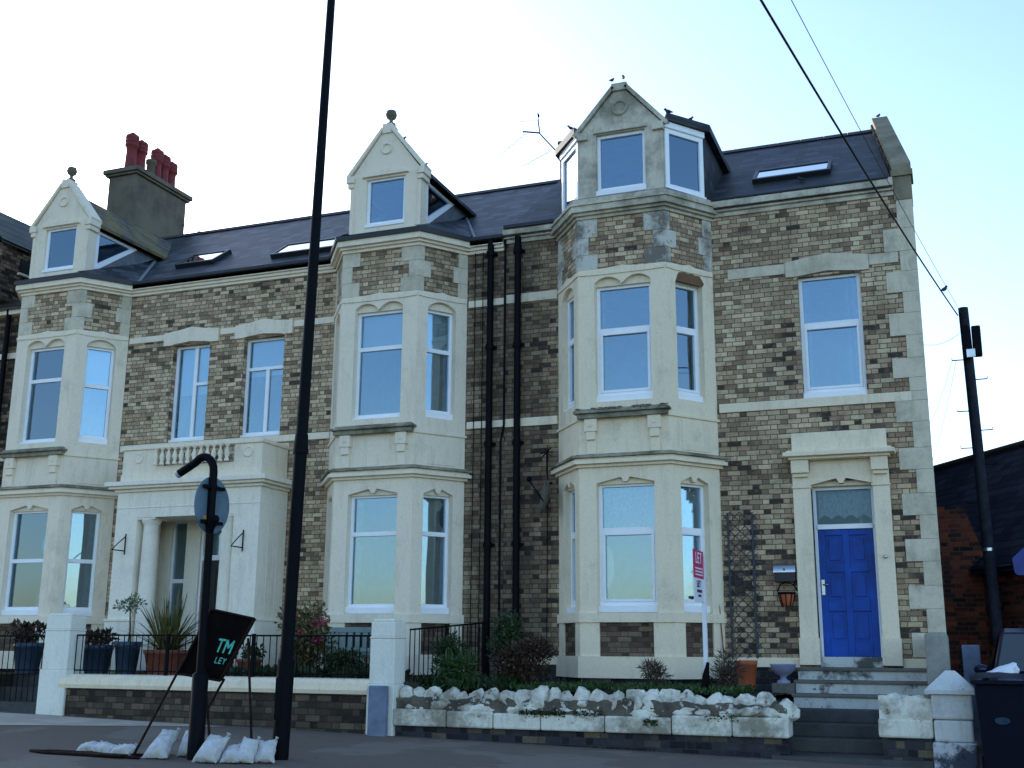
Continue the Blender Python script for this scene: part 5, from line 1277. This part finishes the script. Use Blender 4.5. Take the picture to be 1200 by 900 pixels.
# aerials, dish
AE = thing('tv_aerial', (-7.5, 3.0, 12.5), 'cluster of television aerials leaning from the dark chimney left of the big dormer', 'aerial')
b = MB(); b.tube([(-7.35, 3.05, 12.2), (-7.8, 2.9, 12.75), (-7.85, 2.9, 13.15)], .016, 6); b.tube([(-7.8, 2.9, 12.77), (-8.2, 2.9, 12.87)], .018, 6); b.build('mast', 'iron', AE)
b = MB()
for (a, c_) in (((-8.15, 2.9, 12.8), (-8.6, 2.6, 12.25)), ((-7.85, 2.9, 13.1), (-8.25, 2.9, 13.12)), ((-7.55, 2.9, 12.3), (-8.1, 2.7, 11.95))):
    a, c_ = Vector(a), Vector(c_); b.tube([a, c_], .007, 5); dv = (c_-a).normalized(); n = dv.cross(Vector((0, 1, 0))).normalized()
    for k in range(7): p = a.lerp(c_, k/6); b.tube([p-n*.1-Vector((0, .1, 0)), p+n*.1+Vector((0, .1, 0))], .0045, 4)
b.build('antenna', 'metal', AE)
b = MB(); b.blob((-7.85, 2.9, 13.2), .045, amp=.1); b.build('mast_cap', 'iron', AE)
AE2 = thing('tv_aerial', (-17.6, 4.6, 12.0), 'small aerial on the right side of the tall rendered chimney', 'aerial')
b = MB(); b.tube([(-18.5, 4.5, 12.6), (-17.9, 4.5, 12.3), (-17.9, 4.5, 11.9)], .015, 5); b.build('mast', 'iron', AE2)
b = MB(); b.tube([(-18.1, 4.4, 12.5), (-17.5, 4.4, 12.0)], .01, 5)
for k in range(6): x = -18.1+.12*k; b.tube([(x-.06, 4.3, 12.5-.1*k-.1), (x+.06, 4.5, 12.5-.1*k+.1)], .006, 4)
b.build('antenna', 'metal', AE2)
DS = thing('satellite_dish', (-6.5, -.3, 4.2), 'small dark satellite dish on the brick wall left of the end house bay', 'satellite dish')
b = MB(); b.lathe((0, 0, 0), [(.02, 0), (.12, .02), (.2, .06), (.24, .1), (.25, .1), (.2, .045), (.12, .005), (.02, -.015)], 24)
rt = Matrix.Rotation(R(-60), 3, 'Z') @ Matrix.Rotation(R(78), 3, 'X'); ct = Vector((-6.5, -.28, 4.2)); b.v = [tuple(ct+rt @ Vector((v[0]*.9, v[1]*1.25, v[2]))) for v in b.v]; b.build('dish', 'stone_chim', DS)
b = MB(); b.tube([(-6.53, -.02, 4.5), (-6.53, -.25, 4.45), (-6.5, -.25, 4.25)], .02, 6); b.tube([(-6.5, -.25, 4.0), (-6.8, -.45, 4.5)], .012, 6); b.blob((-6.8, -.45, 4.52), .05, amp=0); b.build('arm', 'iron', DS)
HB = MB(); HB.tube([(-6.55, -.02, 5.0), (-6.55, -.22, 5.0), (-6.55, -.22, 4.62)], .012, 6)
for k in range(6): HB.tube([(-6.55, -.22, 5.02), (-6.55+.12*math.cos(k), -.22+.05*math.sin(k), 5.02+.1*math.sin(k*1.1))], .012, 5)
tag(HB.build('wall_hook', 'iron', loc=(-6.55, -.1, 4.9)), 'black star topped wall hook above the satellite dish', 'hook')

# trellis, post box, lantern, urn, pots
TR = thing('trellis', (-3.2, -.06, 1.5), 'blue grey diamond lattice trellis on the brick wall beside the end house bay', 'trellis')
b = MB()
for x in (-3.42, -3.02): b.box(x-.015, x+.015, -.055, -.03, 1.5, 3.85)
b.build('upright', 'trellis', TR)
b = MB(); f = Fr(0, -.05)
for k in range(-3, 18):
    za = 1.5+k*.16
    for s_ in (-1, 1):
        x0, x1 = (-3.5, -2.94) if s_ > 0 else (-2.94, -3.5)
        z0, z1 = za, za+.56
        if z1 < 1.55 or z0 > 3.8: continue
        t0 = max(0, (1.5-z0)/.56); t1 = min(1, (3.86-z0)/.56)
        b.tube([(x0+(x1-x0)*t0, -.045-.012*s_, z0+.56*t0), (x0+(x1-x0)*t1, -.045-.012*s_, z0+.56*t1)], .0065, 4, smooth=False)
b.build('lattice', 'trellis', TR)
BX = thing('post_box', (-2.52, -.1, 2.85), 'rounded steel post box on the wall left of the blue door', 'post box')
b = MB(); P = []; 
for i in range(9): a = R(90-i*11.25*2*.5); P.append((-.14*math.cos(R(i*11.25)) if False else 0, 0))
prof = [(0, 2.72), (-.14, 2.72), (-.14, 2.86)]
b.grid([(x, y, z) for x in (-2.69, -2.36) for y, z in [(-.002, 2.70), (-.13, 2.70), (-.13, 2.85), (-.002, 2.85)]], [(0, 1, 2, 3), (7, 6, 5, 4), (0, 4, 5, 1), (1, 5, 6, 2), (2, 6, 7, 3), (3, 7, 4, 0)]); b.build('box', 'dark_door', BX, bevel=.008)
b = MB(); pr = [(-.002, 2.852)]+[(-.145*math.cos(R(a)), 2.852+.15*math.sin(R(a))) for a in range(0, 91, 10)]+[(-.002, 3.002)]
n = len(pr); b.grid([(x, y, z) for x in (-2.7, -2.35) for y, z in pr], [(k, (k+1) % n, n+(k+1) % n, n+k) for k in range(n)]+[tuple(range(n))[::-1], tuple(range(n, 2*n))], False); bl = b.build('lid', 'metal', BX)
b = MB(); b.box(-2.54, -2.51, -.15, -.14, 2.88, 2.91); b.build('lock', 'dark_door', bl)
LN = thing('wall_basket', (-2.5, -.15, 2.4), 'small orange pot in a black iron wall holder under the post box', 'wall planter')
b = MB(); b.lathe((-2.5, -.15, 2.32), [(.07, 0), (.09, .05), (.125, .2), (.115, .2)], 16); b.build('pot', 'orange', LN)
b = MB(); b.tube([(-2.66, -.02, 2.56), (-2.6, -.1, 2.66), (-2.5, -.14, 2.7), (-2.4, -.1, 2.66), (-2.34, -.02, 2.56)], .012, 6); b.lathe((-2.5, -.15, 2.5), [(.13, 0), (.145, .01), (.145, .035), (.12, .035)], 16)
for k in range(5): a = R(180+k*45); b.tube([(-2.5+.135*math.cos(a), -.15+.135*math.sin(a), 2.5), (-2.5+.08*math.cos(a), -.15+.08*math.sin(a), 2.3)], .008, 5)
b.build('holder', 'iron', LN)
UR = thing('stone_urn', (-2.5, -.95, 1.14), 'lilac grey fluted pedestal urn left of the front steps', 'urn')
b = MB(); b.lathe((-2.5, -.95, 1.14), [(.1, 0), (.1, .03), (.045, .06), (.045, .1), (.12, .14), (.17, .2), (.19, .26), (.2, .28), (.17, .28), (.1, .2)], 24); b.build('bowl', 'urn', UR)
b = MB(); b.box(-2.66, -2.34, -1.08, -.82, .98, 1.14); b.build('plinth', 'step', UR, bevel=.01)
def pot(name, x, y, z, r0, r1, h, mat, label, group=None, sq=1.0):
    T = thing(name, (x, y, z), label, 'plant pot', group)
    b = MB(); b.lathe((x, y, z), [(r0, 0), (r0+(r1-r0)*.85, h*.82), (r1, h*.83), (r1*1.04, h), (r1*.9, h), (r1*.88, h*.9)], 24); b.build('pot', mat, T)
    b = MB(); b.lathe((x, y, z+h*.86), [(r1*.86, 0), (r1*.8, .02), (.01, .03)], 16); b.build('soil', 'soil', T)
    return T
def shrub(name, c, rx, ry, rz_, n, size, mat, label, cat='shrub', stems=7, base=None, seed=1, shape=.5, parent=None, group=None, clumps=6, flowers=0):
    rn = random.Random(seed); zb_ = base if base is not None else c[2]-rz_
    T = parent or thing(name, (c[0], c[1], zb_), label, cat, group)
    lf = MB()
    for k in range(clumps):
        q = Vector((rn.uniform(-.6, .6), rn.uniform(-.6, .6), rn.uniform(-.55, .65)))
        leaves(lf, (c[0]+q.x*rx, c[1]+q.y*ry, c[2]+q.z*rz_), rx*.5, ry*.5, rz_*.42, n//clumps, size, rn, shape, hollow=0)
    lf.build('foliage', mat, T)
    st_ = MB()
    for k in range(stems):
        a = rn.uniform(0, 6.28); e_ = Vector((c[0]+math.cos(a)*rx*.6, c[1]+math.sin(a)*ry*.6, c[2]+rn.uniform(-.2, .5)*rz_))
        st_.tube([(c[0]+rn.uniform(-.04, .04), c[1], zb_), ((c[0]+e_.x)/2+rn.uniform(-.03, .03), (c[1]+e_.y)/2, (zb_+e_.z)/2), e_], [.012, .008, .003], 5)
    st_.build('stem', 'stem', T)
    if flowers:
        for k in range(flowers):
            f_ = MB(); cc = (c[0]+rn.uniform(-.8, .8)*rx, c[1]-ry*rn.uniform(.3, .9), c[2]+rn.uniform(-.2, .95)*rz_) if not isinstance(flowers, list) else None
            leaves(f_, cc, .08, .08, .06, 110, .03, rn, .8, hollow=.2); f_.build('flower_head', 'flower', T)
    return T
gl = 1.12
T = pot('potted_plant', -15.3-.9, -1.9, gl, .2, .27, .55, 'pot_blue', 'blue glazed pot with dark leafy plant behind the iron gate')
shrub('x', (-16.2, -1.9, gl+.65), .3, .28, .25, 260, .13, 'leaf_red', '', parent=T, base=gl+.45, seed=3)
T = pot('potted_plant', -14.62, -1.9, gl, .22, .29, .52, 'pot_blue', 'blue glazed pot with low dark red foliage right of the left pillar')
shrub('x', (-14.62, -1.9, gl+.64), .3, .28, .18, 300, .13, 'leaf_red', '', parent=T, base=gl+.45, seed=4, shape=.3)
T = pot('potted_tree', -13.94, -1.9, gl, .17, .23, .58, 'pot_blue', 'tall blue pot holding a small standard tree with pale round head')
b = MB(); b.tube([(-13.94, -1.9, gl+.5), (-13.92, -1.9, 1.9), (-13.96, -1.9, 2.3)], [.018, .014, .01], 6); b.build('trunk', 'stem', T)
rn = random.Random(5); b = MB(); 
for k in range(5): leaves(b, (-13.95+rn.uniform(-.14, .14), -1.9+rn.uniform(-.1, .1), 2.38+rn.uniform(-.07, .09)), .13, .13, .09, 60, .07, rn, .4, hollow=0)
b.build('foliage', 'leaf_pale', T)
T = pot('potted_plant', -13.08, -1.9, gl, .3, .4, .44, 'terracotta', 'wide terracotta pot with a large spiky strap leaved plant in front of the porch')
b = MB(); rn = random.Random(8)
for k in range(120):
    a = rn.uniform(0, 6.28); el = rn.uniform(.25, 1.45); L = rn.uniform(.75, 1.25); wv = .022; P0 = Vector((-13.08+.12*math.cos(a), -1.9+.12*math.sin(a), gl+.42)); dr_ = Vector((math.cos(a)*math.cos(el), math.sin(a)*math.cos(el), math.sin(el))); sd = Vector((-math.sin(a), math.cos(a), 0)); prev = None
    for i in range(6):
        t = i/5; p = P0+dr_*L*t-Vector((0, 0, .22*t*t*L*math.cos(el)*1.6)); ww_ = wv*(1-t)**.5+.002
        cur = (p-sd*ww_, p+sd*ww_)
        if prev: b.face([prev[0], prev[1], cur[1], cur[0]])
        prev = cur
b.build('foliage', 'leaf_strap', T)
T = pot('potted_plant', -11.3, -2.0, gl, .16, .21, .3, 'terracotta', 'small terracotta pot of low greenery right of the tipped sign')
shrub('x', (-11.3, -2.0, gl+.38), .2, .2, .14, 200, .09, 'leaf_mid', '', parent=T, base=gl+.25, seed=14)
T = pot('potted_plant', -11.85, -2.0, gl, .16, .2, .26, 'pot_blue', 'small dark pot of trailing greenery behind the tipped sign')
shrub('x', (-11.85, -2.0, gl+.35), .25, .2, .16, 240, .09, 'leaf_mid', '', parent=T, base=gl+.22, seed=15)
shrub('flowering_shrub', (-10.15, -2.1, 1.75), .52, .3, .60, 3200, .075, 'leaf_olive', 'tall straggly hydrangea bush with pink flower heads behind the lamp column', base=gl, seed=6, clumps=14, stems=16, flowers=7)
shrub('shrub', (-9.3, -2.2, 1.32), .55, .25, .24, 2000, .06, 'leaf_dark', 'low dark hedge plant behind the railing left of the cream pillar', base=gl, seed=16, clumps=9)
shrub('shrub', (-6.28, -2.0, 1.45), .48, .38, .38, 4200, .05, 'leaf_red', 'rounded reddish green shrub behind the rough wall below the drainpipes', base=1.0, seed=7, clumps=16)
shrub('shrub', (-7.55, -1.9, 1.5), .35, .3, .5, 2600, .05, 'leaf_dark', 'overgrown dark green bush beside the garden railing', base=1.0, seed=9, clumps=10)
shrub('shrub', (-7.0, -1.0, 1.75), .32, .3, .5, 2200, .055, 'leaf_dark', 'tall dark bush in the corner against the house wall', base=1.0, seed=19, clumps=10)
shrub('shrub', (-7.25, -2.35, 1.25), .4, .15, .25, 500, .16, 'leaf_mid', 'tuft of bright green grassy leaves against the rough wall by the pillar', base=1.0, seed=10, shape=.12, clumps=7)
shrub('dry_shrub', (-4.27, -2.0, 1.25), .24, .2, .16, 600, .13, 'leaf_dry', 'low dome of dry brown twigs behind the rough wall under the bay', base=1.0, seed=11, shape=.08, clumps=5, stems=14)
shrub('dry_shrub', (-3.2, -1.9, 1.33), .25, .22, .26, 900, .13, 'leaf_dry', 'spiky dry grey brown shrub left of the orange pot', base=1.0, seed=12, shape=.08, clumps=7, stems=14)
T = pot('plant_pot', -3.05, -.95, 1.05, .12, .165, .42, 'orange', 'tall plain orange clay pot between the dry shrub and the urn')
GB = thing('garden_bench', (-9.97, -1.25, gl), 'pale green slatted garden bench back against the bay left of the cream pillar', 'bench')
b = MB(); b.box(-10.45, -9.45, -.98, -.94, 1.88, 1.97); b.box(-10.45, -9.45, -.98, -.94, 1.55, 1.62)
x = -10.42
while x < -9.5: b.box(x, x+.1, -.975, -.945, 1.62, 1.88); x += .145
b.build('backrest', 'bench', GB, bevel=.006)
b = MB(); b.box(-10.45, -9.45, -1.4, -.98, 1.5, 1.54); b.build('seat', 'bench', GB, bevel=.006)
for x in (-10.42, -9.52):
    for y in (-1.38, -1.0): b = MB(); b.box(x, x+.05, y, y+.05, gl, 1.5); b.build('leg', 'bench', GB)
CN = MB(); CN.tube([(-3.52, -.12, 1.05), (-3.62, -.06, 2.6)], .01, 6); tag(CN.build('garden_cane', 'terracotta', loc=(-3.52, -.12, 1.05)), 'thin brown cane leaning between the bay and the trellis', 'cane')
# ground cover
def cover(name, x0, x1, y0, y1, z, n, size, mat, label, seed, shape=.3, up=.8):
    rn = random.Random(seed); b = MB()
    for _ in range(n):
        x = rn.uniform(x0, x1); y = rn.uniform(y0, y1)
        if noise.noise(Vector((x*1.3, y*2, seed))) < -.12: continue
        p = Vector((x, y, z+rn.uniform(0, .06+.08*max(0, noise.noise(Vector((x*2, y*2, seed+3))))))); d = Vector((rn.gauss(0, .5), rn.gauss(0, .5), up)).normalized(); s_ = d.cross(Vector((rn.gauss(0, 1), rn.gauss(0, 1), .1))).normalized()
        L = size*rn.uniform(.5, 1.4); w = L*shape*.5; b.face([p, p+d*L*.5+s_*w, p+d*L, p+d*L*.5-s_*w])
    return tag(b.build(name, mat), label, 'ground cover', kind='stuff')
cover('garden_greenery', -7.7, -2.9, -2.6, -1.1, 1.0, 14000, .07, 'leaf_mid', 'low green ground cover in the front garden of the end house', 21, .35)
cover('garden_weeds', -7.9, -6.4, -2.6, -.9, 1.0, 3500, .16, 'leaf_dark', 'dark weeds by the garden railing', 22, .25)
cover('garden_plants', -11.6, -8.6, -2.6, -1.3, 1.1, 6000, .15, 'leaf_dark', 'dark low planting behind the railing in front of the middle bay', 23, .3)
# weeds and moss growing from the walls
rn = random.Random(31); b = MB()
for (xa, xb, y, z, n) in ((-6.0, -5.3, -2.97, .72, 160), (-5.2, -4.75, -2.97, .73, 70), (-4.15, -3.95, -3.0, .64, 60), (-3.3, -2.85, -2.97, .72, 70)):
    for _ in range(n*3):
        p = Vector((rn.uniform(xa, xb), y-rn.uniform(0, .04), z+rn.gauss(0, .025))); d = Vector((rn.gauss(0, .6), -.5, rn.gauss(0, .6))).normalized(); s_ = d.cross(Vector((0, 0, 1))).normalized(); L = rn.uniform(.02, .05)
        b.face([p, p+d*L*.5+s_*L*.3, p+d*L, p+d*L*.5-s_*L*.3])
tag(b.build('wall_weeds', 'leaf_dark'), 'small green weeds sprouting from the ledge of the rough wall', 'weeds', kind='stuff')
rn = random.Random(33); b = MB()
for _ in range(2200):
    p = Vector((rn.uniform(-5.78, -4.2), -.86-rn.uniform(0, .17), 5.59)); p.z = 5.59 if p.y > -.95 else 5.545
    if noise.noise(Vector((p.x*4, 1, 2))) < -.15: continue
    L = rn.uniform(.015, .045); d = Vector((rn.gauss(0, .7), rn.gauss(0, .7), .6)).normalized(); s_ = d.cross(Vector((1, .3, 0))).normalized(); b.face([p, p+d*L*.5+s_*L*.3, p+d*L, p+d*L*.5-s_*L*.3])
tag(b.build('ledge_moss', 'leaf_dry'), 'brown moss crusting the ledge under the first floor bay window of the end house', 'moss', kind='stuff')

# letting sign
SS = thing('letting_sign', (-3.38, -2.3, 1.0), 'white post with a narrow crimson and white letting board seen nearly edge on', 'sign')
b = MB(); b.box(-3.43, -3.37, -2.33, -2.27, 1.0, 3.0); b.build('post', 'sign_white', SS, bevel=.004)
a_ = R(-72); fr = Fr(-3.40, -2.33, math.cos(a_), math.sin(a_))
a_ = R(88.5); fr = Fr(-3.40-.62*math.cos(a_), -2.30-.62*math.sin(a_), math.cos(a_), math.sin(a_))
b = MB(); b.fbox(fr, 0, .6, 2.29, 2.62, 0, .012); bd = b.build('board', 'sign_white', SS)
b = MB(); b.fbox(fr, 0, .6, 2.62, 3.02, 0, .013); b2 = b.build('board', 'sign_pink', SS); b2['label'] = 'crimson upper board'
letters(word('LET'), fr, .12, 2.84, .085, 0, 'sign_white', b2, .018, .3); 
b = MB(); [b.fbox(fr, .08, .52, 2.66+k*.045, 2.68+k*.045, .013, .016) for k in range(3)]; b.build('text_lines', 'sign_white', b2)
letters(word('LET'), fr, .16, 2.50, .05, 0, 'ink', bd, .018, .35)
b = MB(); b.fbox(fr, .15, .45, 2.42, 2.46, .012, .016); b.fbox(fr, .22, .4, 2.36, 2.39, .012, .016); b.build('text_lines', 'ink', bd)
b = MB(); b.tube([(-3.46, -2.36, .98), (-3.40, -2.35, 1.25), (-3.36, -2.35, 1.45)], [.035, .05, .02], 8); b.tube([(-3.34, -2.36, 1.0), (-3.38, -2.35, 1.3)], .03, 8); b.build('black_tie', 'rubber', SS)

# wheelie bin
WB = thing('wheelie_bin', (.45, -3.2, .13), 'dark blue wheelie bin beside the gate pier with its lid shut', 'bin')
b = MB(); zb2, zt2 = gz(.4, -3.2)-.0, 1.24
b.grid([(.2, -3.36, zb2+.04), (.68, -3.36, zb2+.04), (.68, -2.95, zb2+.04), (.2, -2.95, zb2+.04), (.15, -3.47, zt2), (.73, -3.47, zt2), (.73, -2.84, zt2), (.15, -2.84, zt2)], [(0, 1, 5, 4), (1, 2, 6, 5), (2, 3, 7, 6), (3, 0, 4, 7), (3, 2, 1, 0), (4, 5, 6, 7)]); b.build('bin_body', 'bin', WB, bevel=.03)
b = MB(); P = []
for i in range(9):
    t = i/8; y = -3.53+.76*t; z = zt2+.03+.075*math.sin(math.pi*min(1, t*1.15+.05)*.9)
    P += [(.11, y, z-.02), (.2, y, z+.02), (.44, y, z+.035), (.68, y, z+.02), (.77, y, z-.02)]
b.grid(P, [(5*i+k, 5*i+k+1, 5*i+k+6, 5*i+k+5) for i in range(8) for k in range(4)], True)
b.fbox(Fr(0, -3.53), .11, .77, zt2-.01, zt2+.04, -.03, 0); b.box(.11, .77, -3.5, -2.77, zt2+.001, zt2+.02); b.build('lid', 'bin', WB, bevel=.008)
b = MB(); b.tube([(.15, -2.74, zt2-.02), (.73, -2.74, zt2-.02)], .018, 8); b.build('handle', 'bin', WB)
b = MB(); b.lathe((0, 0, 0), [(.09, 0), (.085, .006)], 20); b.v = [(.44+x, -3.44-z, .80+y*.5) for x, y, z in b.v]; b.build('label_plate', 'bin_label', WB)
for x in (.18, .66): b = MB(); b.tube([(x, -2.95, zb2+.1), (x+.05, -2.95, zb2+.1)], .1, 16); b.build('wheel', 'rubber', WB)
bg = MB(); bm = bmesh.new(); bmesh.ops.create_icosphere(bm, subdivisions=4, radius=1); P = []
for v in bm.verts:
    q_ = v.co; k = 1+.22*noise.noise(q_*1.8)+.12*abs(noise.noise(q_*5)); P.append((.42+q_.x*.26*k+.08*max(0, q_.z), -3.12+q_.y*.17*k, 1.335+max(-.03, (q_.z*.2*(.55+.5*q_.x)*k if q_.z > 0 else q_.z*.05))))
bg.grid(P, [tuple(v.index for v in f.verts) for f in bm.faces], True); bm.free()
tag(bg.build('refuse_bag', 'bag', loc=(.5, -3.12, 1.33)), 'crumpled white bag lying on the lid of the wheelie bin', 'bag')

# parked car, mostly out of the picture
CR = thing('parked_car', (1.22, -.6, .1), 'dark navy car parked on the drive behind the wheelie bin at the right edge', 'car')
cz = .14
body = [(-2.0, .35), (-2.05, .62), (-1.98, .9), (-1.25, 1.0), (-1.05, 1.02), (1.35, 1.05), (1.75, 1.0), (1.9, .75), (1.88, .35)]
roofp = [(-1.2, 1.0), (-.45, 1.5), (-.2, 1.55), (.8, 1.54), (1.15, 1.45), (1.65, 1.02)]
def carpoly(prof, w0, w1, zs, name, mat, parent, bev=.05):
    b = MB(); A = []; 
    n = len(prof); zmin = min(z for y, z in prof); zmax = max(z for y, z in prof)
    for s_ in (-1, 1):
        for y, z in prof:
            t = (z-zmin)/(zmax-zmin+1e-6); w = w0+(w1-w0)*t; A.append((1.22+s_*w, -.6+y, cz+z*1.17))
    b.grid(A, [(k, (k+1) % n, n+(k+1) % n, n+k)[::-1] for k in range(n)]+[tuple(range(n)), tuple(range(n, 2*n))[::-1]])
    return b.build(name, mat, parent, bevel=bev)
carpoly(body, .86, .84, 0, 'body', 'car', CR, .07); carpoly(roofp, .80, .62, 0, 'cabin', 'car', CR, .05)
b = MB()
def cg(pts): b.face([(1.22+x, -.6+y, cz+z*1.17) for x, y, z in pts])
cg([(-.74, -1.17, 1.05), (.74, -1.17, 1.05), (.6, -.52, 1.475), (-.6, -.52, 1.475)])
b.build('windscreen', 'car_glass', CR)
for s_ in (-1, 1):
    b = MB(); x0, x1 = s_*.806, s_*.67; pts = [(x0, -.8, 1.07), (x0, .1, 1.07), (x1, .1, 1.46), (x1, -.38, 1.46)]; cg(pts if s_ > 0 else pts[::-1]); b.build('side_window', 'car_glass', CR)
    b = MB(); pts = [(x0, .17, 1.07), (x0, 1.35, 1.07), (x1, 1.05, 1.43), (x1, .17, 1.46)]; cg(pts if s_ > 0 else pts[::-1]); b.build('side_window', 'car_glass', CR)
    b = MB(); b.blob((1.22+s_*.93, -.6-.85, cz+1.24), .11, amp=0, ax=(1, .6, .7), sub=2); b.build('wing_mirror', 'car', CR)
    b = MB(); b.blob((1.22+s_*.6, -.6-1.99, cz+.72), .14, amp=0, ax=(1.3, .35, .7), sub=2); b.build('headlight', 'lampglass', CR)
    for y in (-1.3, 1.25):
        b = MB(); b.tube([(1.22+s_*.68, -.6+y, cz+.17), (1.22+s_*.87, -.6+y, cz+.17)], .31, 24); wh = b.build('wheel', 'rubber', CR); b = MB(); b.tube([(1.22+s_*.86, -.6+y, cz+.17), (1.22+s_*.88, -.6+y, cz+.17)], .19, 20); b.build('rim', 'metal', wh)

# ------------------------------------------------------------------ camera, light
def cam():
    yaw, pitch, roll = R(21.03), R(13.19), R(.406)
    f = Vector((-math.sin(yaw)*math.cos(pitch), math.cos(yaw)*math.cos(pitch), math.sin(pitch)))
    r = Vector((math.cos(yaw), math.sin(yaw), 0)); u = r.cross(f)
    c, s = math.cos(roll), math.sin(roll); r2 = c*r+s*u; u2 = -s*r+c*u
    cd = bpy.data.cameras.new('camera'); co = bpy.data.objects.new('camera', cd); col.objects.link(co)
    cd.sensor_width = 36; cd.lens = 1330/1200*36; cd.clip_end = 6000; cd.clip_start = .1
    m = Matrix(((r2.x, u2.x, -f.x, 0), (r2.y, u2.y, -f.y, -19), (r2.z, u2.z, -f.z, 1.6), (0, 0, 0, 1))); co.matrix_world = m
    scene.camera = co
cam()
SUN_EL, SUN_AZ = R(17), R(-50)
world = bpy.data.worlds.new('World'); scene.world = world; world.use_nodes = True
nt = world.node_tree; bgd = nt.nodes['Background']
sky = nt.nodes.new('ShaderNodeTexSky'); sky.sky_type = 'NISHITA'; sky.sun_disc = False; sky.sun_elevation = SUN_EL; sky.sun_rotation = SUN_AZ; sky.air_density = 1.0; sky.dust_density = 1.0; sky.ozone_density = 2.8
nt.links.new(sky.outputs[0], bgd.inputs[0]); bgd.inputs[1].default_value = .15
sl = bpy.data.lights.new('sun', 'SUN'); sl.energy = 2.5; sl.angle = R(.5); sl.color = (1, .93, .82)
so = bpy.data.objects.new('sun', sl); col.objects.link(so)
sd = Vector((math.sin(SUN_AZ)*math.cos(SUN_EL), math.cos(SUN_AZ)*math.cos(SUN_EL), math.sin(SUN_EL)))
so.rotation_euler = sd.to_track_quat('Z', 'Y').to_euler(); so.location = (0, 0, 30)
vs = scene.view_settings; vs.view_transform = 'Standard'; vs.look = 'None'; vs.exposure = 1.5; vs.gamma = 1
scene.render.resolution_x = 1024; scene.render.resolution_y = 768
for o in bpy.data.objects:
    if '_org' in o: del o['_org']
